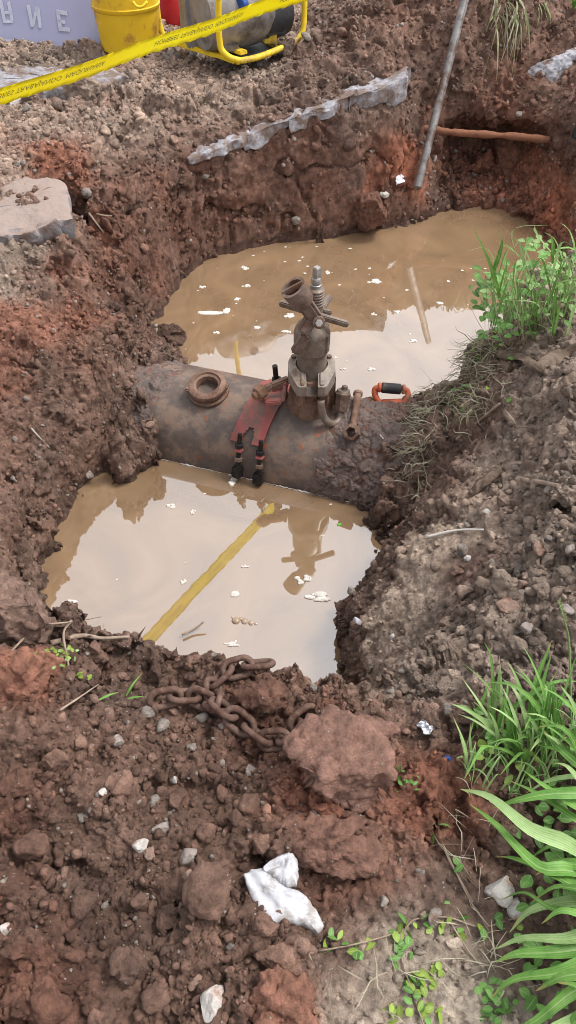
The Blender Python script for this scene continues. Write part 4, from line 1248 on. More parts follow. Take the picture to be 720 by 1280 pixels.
# ------------------------------------------------------------------ rusty chain in the foreground
def link_mesh(Lh=.034, Wh=.020, r=.0075):
    bm = bmesh.new(); pts = []
    s = Lh - Wh
    for k in range(10):
        a = -math.pi / 2 + math.pi * k / 9; pts.append((s + math.cos(a) * Wh, math.sin(a) * Wh, 0))
    for k in range(10):
        a = math.pi / 2 + math.pi * k / 9; pts.append((-s + math.cos(a) * Wh, math.sin(a) * Wh, 0))
    b_tube(bm, pts, r, 12, closed=True)
    bmesh.ops.recalc_face_normals(bm, faces=bm.faces)
    me = bpy.data.meshes.new('link'); bm.to_mesh(me); bm.free()
    me.polygons.foreach_set('use_smooth', np.ones(len(me.polygons), dtype=bool)); me.materials.append(CHAIN)
    return me
LINK = link_mesh()
c0, _n = S(270, 885)
chain = empty('chain', 'heavy rusty steel chain lying on the near soil bank', 'chain', c0)
def lay_chain(ctrl, roll0=.5, pitch=.0465):
    raw = []
    for u, v, up_ in ctrl:
        p, n = S(u, v); raw.append(p + Vector((0, 0, .016 + up_)))
    pts = curve_pts(raw, 200)
    acc = 0; last = pts[0]; spots = [pts[0]]
    for p in pts[1:]:
        acc += (p - last).length; last = p
        if acc >= pitch: spots.append(p); acc = 0
    for i in range(len(spots) - 1):
        a, b = spots[i], spots[i + 1]
        x = (b - a).normalized()
        z = Vector((0, 0, 1)); z = (z - x * z.dot(x)).normalized()
        y = z.cross(x)
        rl = (roll0 if i % 2 else roll0 + math.pi / 2) + random.uniform(-.25, .25)
        z2 = z * math.cos(rl) + y * math.sin(rl); y2 = z2.cross(x)
        o = bpy.data.objects.new('link', LINK); COL.objects.link(o)
        o.parent = chain
        m_ = Matrix((x, y2, z2)).transposed().to_4x4(); m_.translation = (a + b) / 2 - chain.location
        o.matrix_local = m_
lay_chain([(336, 838, .012), (300, 842, .012), (272, 856, .015), (266, 880, .012), (276, 892, .02), (296, 908, .012), (322, 926, .012), (345, 940, .01), (362, 925, .02), (380, 906, .02), (402, 897, .02)], .7)
lay_chain([(196, 880, .0), (210, 878, .012), (232, 880, .01), (252, 878, .014), (268, 890, .01), (284, 892, .0)], .35)

# ------------------------------------------------------------------ crumpled white glove
gp, gn = S(352, 1118)
glove = empty('cloth_glove', 'crumpled white cloth glove lying on the red soil', 'glove', gp)
def sheet(name, outline, thick, puff, seed, lift=.012, crease=()):
    """closed cushion of cloth over an outline of photograph pixels"""
    pts = [S(u, v)[0] for u, v in outline]
    zt = sorted(q.z for q in pts)[len(pts) // 2] + lift
    pts = [P(u, v, zt) for u, v in outline]
    pts2 = curve_pts(pts + [pts[0]], 49)[:-1]
    rs = random.Random(seed)
    pts2 = [q + Vector((rs.uniform(-.002, .002), rs.uniform(-.002, .002), 0)) for q in pts2]
    ctr = sum(pts2, Vector()) / len(pts2)
    bm = bmesh.new(); rings = []
    for s, h in ((1.0, 0), (.97, .45), (.85, .8), (.66, .96), (.42, 1.0), (.2, 1.0)):
        ring = []
        for k, q in enumerate(pts2):
            p = ctr + (q - ctr) * s
            ring.append(p + Vector((0, 0, thick * h)))
        rings.append(ring)
    low = [ctr + (q - ctr) * .93 + Vector((0, 0, -thick * .6 - .006)) for q in pts2]
    allr = [low] + rings
    flat_ = np.array([p[:] for r_ in allr for p in r_])
    nzz = fbm(flat_, 38, seed, 3) * puff + np.abs(fbm(flat_, 22, seed + 9, 2)) * puff * 1.6
    for (p_, q_, wdt, amp) in crease:
        a_, b_ = P(*p_, zt), P(*q_, zt)
        ab = np.array((b_ - a_)[:2]); ap = flat_[:, :2] - np.array(a_[:2])
        t = np.clip((ap @ ab) / (ab @ ab), 0, 1); dd = np.linalg.norm(ap - t[:, None] * ab, axis=1)
        nzz += amp * np.exp(-(dd / wdt) ** 2)
    flat_[len(pts2):, 2] += nzz[len(pts2):]
    vs = [bm.verts.new(p) for p in flat_]
    n = len(pts2)
    for i in range(len(allr) - 1):
        for k in range(n): bm.faces.new((vs[i * n + k], vs[i * n + (k + 1) % n], vs[(i + 1) * n + (k + 1) % n], vs[(i + 1) * n + k]))
    bm.faces.new(vs[-n:]); bm.faces.new(list(reversed(vs[:n])))
    bmesh.ops.subdivide_edges(bm, edges=bm.edges[:], cuts=1, use_grid_fill=True)
    bmesh.ops.smooth_vert(bm, verts=bm.verts[:], factor=.4, use_axis_x=True, use_axis_y=True, use_axis_z=True)
    return put(name, bm, CLOTH, glove)
sheet('palm', [(304, 1094), (316, 1087), (334, 1088), (352, 1104), (371, 1115), (385, 1125), (397, 1142), (405, 1158), (396, 1168), (378, 1158), (356, 1158), (334, 1158), (322, 1140), (312, 1118)], .016, .006, 3, .02, [((312, 1098), (352, 1146), .006, -.008), ((336, 1120), (378, 1124), .005, .006), ((330, 1108), (352, 1146), .006, .008)])
sheet('cuff', [(328, 1086), (345, 1072), (360, 1066), (370, 1074), (374, 1090), (368, 1108), (352, 1106), (342, 1098)], .014, .005, 5, .034, [((334, 1088), (356, 1080), .005, -.014), ((345, 1076), (366, 1080), .006, .006)])
# ------------------------------------------------------------------ single stones, clods and litter seen in the photograph
def clod(label, u, v, size, seed, scale=(1, 1, .8), sink=.35, group=None, tone=1.0, name='soil_clod', grey=0.0):
    o = stone(name, label, 'clod', u, v, size, SOIL, seed, scale, sink, group, sub=5 if size > .045 else 4, rough=min(.7, size / .07))
    me = o.data
    co_ = np.zeros(len(me.vertices) * 3); me.vertices.foreach_get('co', co_); co_ = co_.reshape(-1, 3)
    tt = (tint_at(np.array([o.location[:]]))[0] * (1 - grey) + TINT['M'] * 1.55 * grey) * tone * 1.1
    set_tint(o, np.repeat(tt[None], len(co_), 0) * (1 + .35 * fbm(co_, 25, seed, 3))[:, None])
    return o
clod('large dark clod inside the bend of the rusty chain', 326, 884, .062, 3, (1, .8, .75), .3, tone=1.0)
clod('big grey brown block of clay right of the chain end', 436, 958, .118, 5, (1.0, .85, .5), .36, tone=1.05, grey=.6)
clod('lower reddish clay block beneath the big grey brown block', 414, 1052, .074, 6, (1.2, .8, .5), .40, tone=1.05, grey=.25)
clod('broad brown clod left of the white glove', 266, 1120, .042, 8, (1, .9, .8), .34)
clod('rounded reddish clod below the white glove', 358, 1248, .05, 9, (1, 1, .85), .25)
clod('flat brown block just under the white glove', 346, 1200, .030, 10, (1, .8, .8), .3, tone=1.2)
clod('small tan block touching the bottom end of the glove', 381, 1186, .02, 11, (1, .8, .8), .3, tone=1.3)
clod('red earth lump left of the weeds on the near bank', 25, 850, .09, 12, (1.2, .8, .6), .4, tone=1.1)
clod('dark clod at the left end of the near berm', 20, 760, .10, 13, (1.1, .8, .7), .4)
clod('upright clay wedge standing at the back waterline', 462, 268, .13, 14, (.8, .7, 1.5), .4, tone=1.0)
clod('wet dark clod beside the far pool left shore', 212, 425, .075, 15, (1, .8, .8), .35, tone=.8)
clod('round brown clod in front of the generator frame', 286, 80, .05, 16, (1, 1, .9), .25, tone=.7)
clod('dark clod right of the generator frame', 357, 66, .06, 17, (1, .8, .8), .3, tone=.6)
clod('red brown boulder behind the yellow tape', 108, 118, .10, 18, (1.1, .9, .9), .35, tone=1.1)
clod('large clod on the right heap above the grass tuft', 628, 735, .038, 19, (1, 1, .8), .3, tone=1.05)
clod('smaller clod left of the large heap clod', 607, 731, .028, 20, (.8, 1, .9), .3, tone=1.05)
clod('rounded clod at the foot of the grey slide', 571, 812, .03, 21, (1.2, 1, .7), .35)
clod('dark clod half in the hollow at the back wall', 640, 195, .15, 22, (1, .6, .7), .35, tone=.9)
clod('reddish clod at the back right corner of the hollow', 606, 205, .08, 23, (1, .7, .7), .35, tone=1.0)
MED = [(585, 742, .024), (560, 780, .02), (612, 770, .022), (648, 812, .02), (600, 800, .018), (680, 742, .022), (690, 700, .02), (630, 690, .018), (660, 660, .02), (540, 830, .02), (522, 848, .018), (700, 668, .018), (668, 775, .016), (575, 715, .018), (592, 762, .016), (618, 830, .018), (655, 845, .018), (500, 862, .018)]
LMK = [(129, 990, 'small white pebble'), (176, 1058, 'whitish stone'), (238, 1073, 'round grey stone'), (268, 1254, 'large white and brown stone'), (144, 926, 'grey stone near the chain'), (352, 1118, 'white glove'),
       (270, 890, 'rusty chain'), (218, 974, 'pebble beneath the chain'), (8, 1161, 'white chip at left edge'), (396, 1034, 'grey chunk'), (656, 731, 'square tan stone'), (635, 757, 'largest tan stone'), (585, 698, 'white stone by the slide'),
       (570, 667, 'pale splinter'), (690, 611, 'brown stick'), (640, 950, 'grass tuft'), (708, 764, 'stone by the seed head'), (658, 785, 'grey heap stone'), (491, 796, 'white pebble on the slide'), (465, 834, 'pebble at the pool corner'), (673, 686, 'flat brown stone')]
_used = set()
def where(u, v):
    for d_, lu, lv, nm in sorted((math.hypot(u - a, v - b), a, b, n) for a, b, n in LMK):
        dr = ('right of' if u > lu else 'left of') if abs(u - lu) > abs(v - lv) else ('below' if v > lv else 'above')
        if (dr, nm) not in _used:
            _used.add((dr, nm)); return dr + ' the ' + nm
for i, (u, v, r_) in enumerate(MED):
    clod('grey brown angular clod on the heap ' + where(u, v), u + random.uniform(-4, 4), v, r_, 300 + i, (1, .85, .8), .3, 'angular clods on the right spoil heap', 1.1)
MED2 = [(70, 960, .028), (150, 985, .026), (40, 1060, .03), (100, 1130, .03), (170, 1130, .024), (215, 1150, .026), (160, 1210, .03), (60, 1250, .03), (220, 1000, .022), (250, 950, .022), (310, 1010, .026), (300, 960, .02), (330, 1160, .022), (200, 1245, .024), (120, 900, .026), (260, 1040, .02), (370, 1000, .024), (330, 1050, .022), (90, 1200, .022), (20, 980, .03)]
for i, (u, v, r_) in enumerate(MED2):
    clod('brown angular clod in foreground soil ' + where(u, v), u, v, r_, 400 + i, (1, .85, .8), .32, 'angular clods in the left foreground', 1.1)
STN = [  # u, v, radius, material, scale, label
    (129, 990, .009, STONE_W, (1, .8, .7), 'small white pebble on the left foreground soil'),
    (218, 974, .010, STONE_W, (1, .8, .7), 'white pebble below the left end of the chain'),
    (176, 1058, .016, STONE_W, (1, .8, .7), 'whitish stone beside a tan stone in left foreground'),
    (188, 1066, .015, STONE_B, (.8, 1, .7), 'tan stone beside the whitish stone in left foreground'),
    (238, 1073, .017, STONE_G, (1, 1, .9), 'round grey stone in the middle of the left foreground'),
    (253, 1090, .014, STONE_G, (1, .9, .9), 'smaller grey stone below the round grey stone'),
    (238, 1098, .017, STONE_B, (1, 1, .8), 'brown stone below the two grey stones'),
    (204, 1036, .020, STONE_G, (.45, 1.1, .5), 'long thin grey stone in the left foreground'),
    (144, 926, .014, STONE_G, (1, .9, .8), 'grey stone below the left chain end'),
    (268, 1254, .028, STONE_W, (1, .9, .8), 'large white and brown stone at the bottom edge'),
    (243, 1226, .012, STONE_B, (.8, 1, .8), 'small tan stone above the large white and brown stone'),
    (182, 1121, .007, STONE_W, (1, .8, .7), 'tiny white chip in the left foreground soil'),
    (8, 1161, .010, STONE_W, (1, .8, .6), 'white chip at the left edge of the foreground'),
    (409, 921, .009, STONE_W, (1, .9, .9), 'white pebble beside the right chain end'),
    (396, 1034, .034, STONE_G, (1, .8, .5), 'grey chunk under the red clay block'),
    (448, 1022, .012, STONE_W, (1, .7, .5), 'white chip at the foot of the clay block'),
    (543, 1146, .022, STONE_G, (.5, 1.1, .6), 'oblong grey stone beside the creeping weed'),
    (626, 1116, .028, STONE_W, (1, .9, .7), 'pale knobbly stone under the broad grass blades'),
    (644, 1134, .017, STONE_W, (.8, 1, .7), 'smaller pale stone beside the knobbly stone'),
    (656, 731, .018, STONE_B, (.9, .9, .9), 'square tan stone on the right heap'),
    (635, 757, .026, STONE_B, (1.2, .9, .8), 'largest tan stone on the right heap'),
    (585, 698, .012, STONE_W, (1, .8, .8), 'white stone at the edge of the grey slide'),
    (607, 640, .013, STONE_W, (1, .7, .6), 'white stone above the pale splinter'),
    (491, 796, .010, STONE_W, (1, .8, .7), 'white pebble at the lower end of the grey slide'),
    (465, 834, .010, STONE_W, (1, .8, .7), 'small pale pebble near the corner of the front pool'),
    (658, 785, .017, STONE_G, (1, .8, .7), 'grey stone below the largest tan stone'),
    (708, 764, .020, STONE_G, (1, .9, .8), 'grey stone beside the grass seed head'),
    (673, 686, .018, STONE_B, (1, .8, .7), 'flat brown stone near the right edge of the heap'),
    (690, 610, .022, STONE_G, (1, .8, .5), 'flat grey stone under the brown stick'),
    (480, 244, .03, STONE_W, (1, .5, .5), 'white stone at the foot of the grey pole'),
    (543, 198, .022, STONE_W, (1, .5, .5), 'small white stone right of the grey pole'),
    (594, 218, .025, STONE_G, (.6, .6, .9), 'grey stone in the mouth of the back hollow'),
    (107, 243, .026, STONE_G, (1, .8, .9), 'round grey stone right of the left slab'),
    (327, 77, .024, STONE_G, (1, .8, .8), 'grey pebble in front of the generator base'),
    (314, 80, .02, STONE_W, (1, .8, .8), 'pale pebble beside the grey pebble at the generator'),
    (242, 66, .04, STONE_W, (1.2, .8, .6), 'pale stone left of the generator foot'),
    (215, 72, .05, STONE_G, (1, .8, .6), 'grey stone between drum and generator'),
    (160, 54, .055, STONE_W, (1.2, .7, .6), 'pale lump of rubble in front of the yellow drum'),
    (118, 40, .11, STONE_W, (1.2, .8, .6), 'pale rubble heap left of the yellow drum'),
    (15, 124, .07, STONE_W, (1.2, .7, .6), 'white broken lump under the tape at left edge'),
]
for i, (u, v, r_, m_, sc_, lb) in enumerate(STN):
    stone('stone', lb, 'stone', u, v, r_, m_, 100 + i, sc_, .36, 'stones lying on the soil', sub=4, rough=r_ * 4 if r_ < .03 else .5)
# shards, film, cap
stone('white_shard', 'upright white shard on the bank beside the front pool', 'shard', 450, 780, .022, PLASTER, 201, (.55, .5, 1.15), .3)
def film(name, label, cat, u, v, sx_, sy_, m, seed, h=.006):
    p, n = S(u, v)
    bm = bmesh.new(); bmesh.ops.create_grid(bm, x_segments=16, y_segments=16, size=1)
    V_ = np.array([x.co[:] for x in bm.verts])
    z = fbm(V_ + seed, 1.6, seed, 3) * h * 1.6; e = 1 + .3 * fbm(V_ * 1.0 + 9, 1.2, seed + 3, 2)
    q_ = n.to_track_quat('Z', 'Y').to_matrix()
    for x, zz, ee in zip(bm.verts, z, e): x.co = p + q_ @ Vector((x.co.x * sx_ * ee, x.co.y * sy_ * ee, zz + h))
    bmesh.ops.solidify(bm, geom=bm.faces[:], thickness=.0012)
    return tag(put(name, bm, m), label, cat)
film('plastic_wrapper', 'crumpled clear plastic wrapper at the edge of the grass tuft', 'wrapper', 536, 906, .017, .010, PLASTIC_FILM, 4, .016)
film('plastic_wrapper', 'silvery torn wrapper on the bank by the pole foot', 'wrapper', 498, 224, .036, .022, PLASTIC_FILM, 9, .012)
film('paper_scrap', 'white paper scrap on the mud near the spade handle', 'paper', 459, 516, .022, .014, FOAM, 5, .008)
film('paper_scrap', 'white paper scrap stuck on the muddy pipe end', 'paper', 480, 550, .014, .026, FOAM, 6, .008)
p_, n_ = S(560, 948)
bm = bmesh.new(); b_cyl(bm, p_ + n_ * .002, p_ + n_ * .012, .011, seg=20, bev=.002)
tag(put('bottle_cap', bm, BLUE_PART, auto=40), 'small blue plastic cap among the grass roots', 'cap')

# sticks and splinters
def stick(name, label, pts, r, m, taper=.5, lift=0.0):
    w_ = []
    for q in pts:
        p, n = S(q[0], q[1]); w_.append(p + n * (r * 1.2) + Vector((0, 0, (q[2] if len(q) > 2 else 0) + lift)))
    # lie on the higher ground between
    n = max(10, len(pts) * 5)
    path = curve_pts(w_, n)
    bm = bmesh.new(); b_tube(bm, path, r, 8, radii=[r * (1 - (1 - taper) * i / (n - 1)) * random.uniform(.85, 1.15) for i in range(n)])
    return tag(put(name, bm, m), label, 'stick')
stick('splinter', 'pale white wood splinter lying across the grey slide', [(534, 673), (570, 667), (606, 664)], .0055, PALE_WOOD, .6, .006)
stick('stick', 'straight brown stick on the right heap', [(652, 603), (690, 611), (730, 622)], .0075, WOOD, .8, .01)
stick('stick', 'thin brown stick slanting through the straw on the mound', [(573, 552), (600, 530), (626, 508)], .0065, WOOD, .8, .012)
stick('straw', 'long dry straw across the left end of the near berm', [(-10, 802), (40, 790), (90, 783), (128, 776)], .0028, WOOD, .5, .02)
stick('straw', 'bent dry straw standing below the long straw', [(92, 783, .02), (84, 800, .02), (86, 826, .01), (88, 852, .0)], .0032, WOOD, .7, .008)
stick('straw', 'short dry straw left of the bent straw', [(16, 818), (30, 802), (42, 790)], .003, WOOD, .7, .01)
stick('stick', 'dark twig poking over the near berm into the pool', [(228, 797), (242, 791), (256, 785, .02)], .0045, WOOD, .7, .012)
stick('stick', 'short pale twig below the weeds on the near bank', [(75, 890), (100, 873), (125, 858)], .0025, WOOD, .6, .006)
stick('root', 'brown root crossing the near berm behind the straw', [(60, 805), (100, 795), (130, 800), (165, 795)], .007, WOOD, .5, .004)
stick('straw', 'dry stalks on the soil right of the left slab', [(110, 265), (122, 270), (140, 274)], .006, WOOD, .5, .01)
stick('straw', 'forked dry stalk below the dry stalks by the slab', [(112, 268), (122, 282), (130, 294)], .006, WOOD, .5, .01)
stick('straw', 'thin straw lying on the left bank mud', [(38, 536), (50, 548), (62, 562)], .003, PALE_WOOD, .5, .006)
stick('root', 'curled thin root on the muddy pipe end', [(468, 612), (474, 596), (484, 588), (494, 588)], .004, WOOD, .6, .005)
stick('stick', 'dark runner stem between the creeping weed leaves', [(543, 1030), (560, 1070), (590, 1130), (610, 1160)], .002, WOOD, .6, .004)
def bark(label, pts, wd, seed):
    w_ = [S(u, v)[0] + Vector((0, 0, .012)) for u, v in pts]
    path = curve_pts(w_, 26); bm = bmesh.new(); g_ = []
    rs = random.Random(seed)
    for i, p in enumerate(path):
        d = (path[min(i + 1, 25)] - path[max(i - 1, 0)]).normalized(); s_ = d.cross(Vector((0, -.4, 1))).normalized()
        k = .55 + .45 * math.sin(math.pi * i / 25) ; n_ = s_.cross(d)
        if n_.z < 0: n_ = -n_
        g_.append([bm.verts.new(p + s_ * wd * k * (q / 3 - 1) + n_ * (wd * .45 * (1 - (q / 3 - 1) ** 2) + rs.uniform(-.003, .003) + .006 * math.sin(i * .8 + q))) for q in range(7)])
    for i in range(25):
        for q in range(6): bm.faces.new((g_[i][q], g_[i + 1][q], g_[i + 1][q + 1], g_[i][q + 1]))
    bmesh.ops.solidify(bm, geom=bm.faces[:], thickness=.004)
    return tag(put('bark_strip', bm, WOOD), label, 'bark')
bark('grey folded bark strip below the green weeds', [(622, 446), (650, 452), (672, 462), (700, 448), (730, 434)], .035, 1)
bark('peeling pale bark piece above the grey slide', [(588, 622), (604, 606), (628, 590)], .018, 2)
bark('narrow pale bark piece left of the peeling bark', [(546, 650), (556, 638), (570, 624)], .011, 3)
bark('white rotten wood piece at the right edge of the mound', [(700, 488), (712, 478), (730, 468)], .02, 4)

# ------------------------------------------------------------------ foam and scraps afloat
def flake(name, label, u, v, rx, ry, seed, m=FOAM, h=.003, group='scraps and foam afloat'):
    """scum: a raft of small thin irregular patches that touch"""
    p = P(u, v, ZW)
    rs = random.Random(seed * 13 + 1)
    bm = bmesh.new()
    k_ = 1 if 'leaf' in name else (3 if 'paper' in name else 9)
    for q in range(k_):
        f = 1.0 if k_ == 1 else (.75 if k_ == 3 else rs.uniform(.22, .5))
        a0, r0 = rs.uniform(0, 6.28), math.sqrt(rs.random()) * (.0 if k_ == 1 else .45 if k_ == 3 else .8)
        c_ = p + Vector((math.cos(a0) * r0 * rx, math.sin(a0) * r0 * ry, 0))
        n = 18
        an = np.linspace(0, 2 * np.pi, n, endpoint=False)
        w_ = np.stack([np.cos(an), np.sin(an), np.full(n, seed * 1.3 + q)], 1)
        r_ = 1 + .5 * fbm(w_, 1.7, seed + q, 3) + .25 * fbm(w_, 5, seed + 2 + q, 2)
        hh = h * rs.uniform(.7, 1.6)
        rings = []
        for s_, z in ((1.0, -.001), (.96, hh * .5), (.7, hh), (.3, hh * rs.uniform(.6, 1.5))):
            rings.append([bm.verts.new(c_ + Vector((math.cos(a) * rx * f * s_ * k, math.sin(a) * ry * f * s_ * k, z))) for a, k in zip(an, r_)])
        for A, B in zip(rings[:-1], rings[1:]):
            for k in range(n): bm.faces.new((A[k], A[(k + 1) % n], B[(k + 1) % n], B[k]))
        bm.faces.new(rings[-1]); bm.faces.new(list(reversed(rings[0])))
    return tag(put(name, bm, m), label, 'foam' if 'foam' in name else 'leaf' if name == 'leaf' else 'scrap', group)
flake('paper_scrap', 'longest white scrap afloat in the far pool', 262, 392, .075, .022, 1)
flake('paper_scrap', 'tip of white scrap right of the longest scrap', 283, 388, .02, .03, 2)
flake('foam_patch', 'white foam patch right of the tapping machine top', 466, 352, .045, .03, 3)
flake('foam_patch', 'round foam fleck in the far pool behind the drive end', 409, 341, .018, .02, 4)
for i, (u, v, r_, lb) in enumerate(((306, 335, .026, 'foam fleck highest at the left of the far pool'), (309, 357, .02, 'foam fleck between two others left of the machine top'), (252, 359, .022, 'foam ring nearest the back left shore'),
    (322, 409, .020, 'foam fleck left of the machine handle bar'), (271, 416, .018, 'foam fleck below the longest white scrap'), (297, 374, .02, 'flat fleck right above the longest white scrap'),
    (360, 394, .03, 'foam fleck behind the left handle bar'), (358, 415, .022, 'foam fleck below the left handle bar'), (467, 393, .018, 'foam fleck right of the right handle bar tip'),
    (428, 461, .016, 'foam fleck right of the machine barrel'), (465, 462, .018, 'foam fleck above the spade handle'), (517, 427, .024, 'foam fleck close to the straw mound'),
    (495, 390, .02, 'foam fleck at the edge of the sky reflection'), (550, 379, .018, 'foam fleck left of the weeds over the far pool'))):
    flake('foam_fleck', lb, u, v, r_, r_ * .8, 20 + i)
flake('foam_patch', 'largest white foam patch in the front pool at right', 398, 746, .05, .026, 41, h=.006)
flake('foam_patch', 'lacy foam patch above the largest foam patch', 376, 724, .032, .024, 42, h=.005)
flake('paper_scrap', 'square white scrap in the middle of the front pool', 293, 742, .018, .018, 43)
flake('paper_scrap', 'white scrap in the near left corner of the front pool', 86, 753, .03, .016, 44)
flake('foam_patch', 'foam clinging to the pipe below the clamp studs', 290, 602, .022, .024, 45, h=.006)
flake('foam_patch', 'foam fleck at the left end of the pipe waterline', 180, 572, .030, .012, 46)
flake('foam_fleck', 'double white fleck left in the front pool', 214, 633, .022, .012, 47)
flake('foam_fleck', 'pale fleck right of the double white fleck', 241, 640, .013, .013, 48)
flake('foam_fleck', 'small fleck left of the reflected tape', 230, 728, .012, .016, 49)
flake('foam_fleck', 'pale fleck between reflected tape and machine reflection', 306, 708, .016, .010, 50)
flake('foam_fleck', 'pale foam at the near edge of the front pool', 290, 806, .03, .010, 51)
LEAFG = mat('floating_leaf', (92, 150, 60), (110, 170, 74), 8, .6, 0, .1)
flake('leaf', 'small green leaf afloat near the right pool corner', 424, 656, .010, .008, 52, LEAFG, .003)
BUB = mat('bubble_skin', (150, 130, 110), (176, 158, 140), 20, .08, 0, 0)
bb = empty('bubble_cluster', 'cluster of bubbles afloat in the front pool', 'bubbles', P(304, 777, ZW))
for (u, v, r_) in ((295, 776, .016), (306, 777, .013), (314, 779, .011), (301, 774, .009), (320, 780, .007), (291, 772, .006)):
    bm = bmesh.new(); b_lathe(bm, [(r_ * math.cos(a), r_ * math.sin(a) * .8) for a in np.linspace(0, 1.5, 8)], P(u, v, ZW - .001), seg=20)
    put('bubble', bm, BUB, bb)
# small flecks nobody could count
def fleck_mass():
    VV, FF = [], []
    for k in range(110):
        far_ = rng.random() < .72
        if far_: u, v = rng.uniform(205, 610), rng.uniform(295, 470)
        else: u, v = rng.uniform(90, 460), rng.uniform(580, 810)
        if raycyl(u, v) and S(u, v)[0].z > ZW + .002: continue
        if vnoise(np.array([[u * .013, v * .02, 3.3]]), 1.0, 4)[0] < rng.uniform(-.5, .5): continue
        p = P(u, v, ZW + .002); r_ = rng.uniform(.002, .0075) * (1.25 if far_ else .8)
        n = 7; b0 = len(VV)
        for a in range(n):
            rr_ = r_ * rng.uniform(.6, 1.3); an = 2 * math.pi * a / n
            VV.append((p.x + math.cos(an) * rr_ * 1.3, p.y + math.sin(an) * rr_, ZW + .001))
        VV.append((p.x, p.y, ZW + .003))
        for a in range(n): FF.append((b0 + a, b0 + (a + 1) % n, b0 + n))
    o = mesh_np('foam_flecks', VV, FF, FOAM, smooth=False)
    tag(o, 'tiny white foam flecks scattered over the muddy water', 'foam', kind='stuff')
fleck_mass()
# foam line where the pipe meets the water
bm = bmesh.new(); pts = []
for k in range(140):
    t = -.02 + 1.0 * k / 139
    pts.append(cyl(t, math.pi / 2, PR + .006) + Vector((0, 0, .003 + .002 * math.sin(k * 1.7))))
b_tube(bm, pts, .005, 6, radii=[max(.0005, .0035 * math.sin(k * .31) * math.sin(k * .117 + 1) + .0014 + random.uniform(-.0006, .0006)) for k in range(140)])
tag(put('foam_line', bm, FOAM), 'thin white foam line along the waterline of the pipe', 'foam')

# ------------------------------------------------------------------ loose crumbs over the soil
def clod_mass(name, label, count, rmin, rmax, sub, seed, power, wfun, material=SOIL):
    rs = np.random.default_rng(seed)
    tri = V[T]
    ctr = tri.mean(1)
    ar = np.linalg.norm(np.cross(tri[:, 1] - tri[:, 0], tri[:, 2] - tri[:, 0]), axis=1) / 2
    nn = np.cross(tri[:, 1] - tri[:, 0], tri[:, 2] - tri[:, 0]); nn /= np.maximum(np.linalg.norm(nn, axis=1, keepdims=True), 1e-12)
    ok = in_view(ctr, 25) & (ctr[:, 2] > ZW + .01)
    wt = ar * ok * wfun(ctr, nn)
    wt = wt / wt.sum()
    idx = rs.choice(len(T), count, p=wt)
    pos = ctr[idx]; nor = nn[idx]
    r_ = rmin * (rmax / rmin) ** (rs.random(count) ** power)
    r_ *= np.clip(np.linalg.norm(pos - np.array([0, 0, CAM_H]), axis=1) / 2.2, .75, 2.0)
    bm = bmesh.new(); bmesh.ops.create_icosphere(bm, subdivisions=sub, radius=1)
    bv = np.array([v.co[:] for v in bm.verts]); bf = np.array([[v.index for v in f.verts] for f in bm.faces]); bm.free()
    vars_ = []
    for k in range(14):
        q = bv * (1 + rs.normal(0, .2 if sub == 1 else .05, (len(bv), 1)) + (fbm(bv + k * 3.1, 1.3, k, 3) * .5)[:, None]) * rs.uniform(.65, 1.2, 3)
        for j in range(3 if sub == 1 else 8):
            d = rs.normal(size=3); d /= np.linalg.norm(d); h = q @ d
            q = q - np.clip(h - (.6 if sub == 1 else .5), 0, None)[:, None] * d * .92
        vars_.append(q)
    vars_ = np.array(vars_)
    sel = rs.integers(0, 14, count)
    a, b, c_ = rs.uniform(0, 2 * np.pi, (3, count))
    def rot(ax, an):
        m = np.zeros((count, 3, 3)); i, j = [(1, 2), (0, 2), (0, 1)][ax]
        m[:, ax, ax] = 1; m[:, i, i] = np.cos(an); m[:, j, j] = np.cos(an); m[:, i, j] = -np.sin(an); m[:, j, i] = np.sin(an)
        return m
    Rm = rot(0, a) @ rot(1, b) @ rot(2, c_)
    X = np.einsum('nij,nkj->nki', Rm, vars_[sel]) * r_[:, None, None] + (pos + nor * (r_ * .3)[:, None])[:, None, :]
    Fc = (bf[None] + (np.arange(count) * len(bv))[:, None, None]).reshape(-1, 3)
    tt = tint_at(pos) * rs.uniform(.6, 1.6, (count, 1))
    pale = rs.random(count) < .07
    tt[pale] = np.array(lin((156, 146, 138))) * rs.uniform(.8, 1.15, (pale.sum(), 1))
    o = mesh_np(name, X.reshape(-1, 3), Fc, material, smooth=False)
    set_tint(o, np.repeat(tt, len(bv), 0))
    return tag(o, label, 'soil', kind='stuff')
def w_all(p, n):
    cm_ = calm_mask(p)
    return (.04 + .96 * cm_) * np.clip(n[:, 2] - .1, .015, 1)
def w_heap(p, n):
    g_ = np.zeros(len(p))
    for (u, v, z, r_) in ((640, 720, 0, .35), (560, 820, -.05, .22), (690, 640, .05, .25), (180, 980, 0, .3), (230, 1120, 0, .3), (320, 1220, 0, .15), (60, 1000, .04, .3), (430, 720, -.6, .2), (300, 880, 0, .3)):
        g_ += gauss(p, P(u, v, z), r_)
    return (.06 + g_) * np.clip(n[:, 2] + .1, .03, 1)
clod_mass('soil_crumbs', 'fine soil crumbs and grit strewn over the excavated ground', 34000, .0020, .0095, 1, 3, 2.1, w_all)
clod_mass('soil_lumps', 'loose soil lumps and small clods on the banks', 3600, .005, .022, 2, 4, 2.4, w_heap)

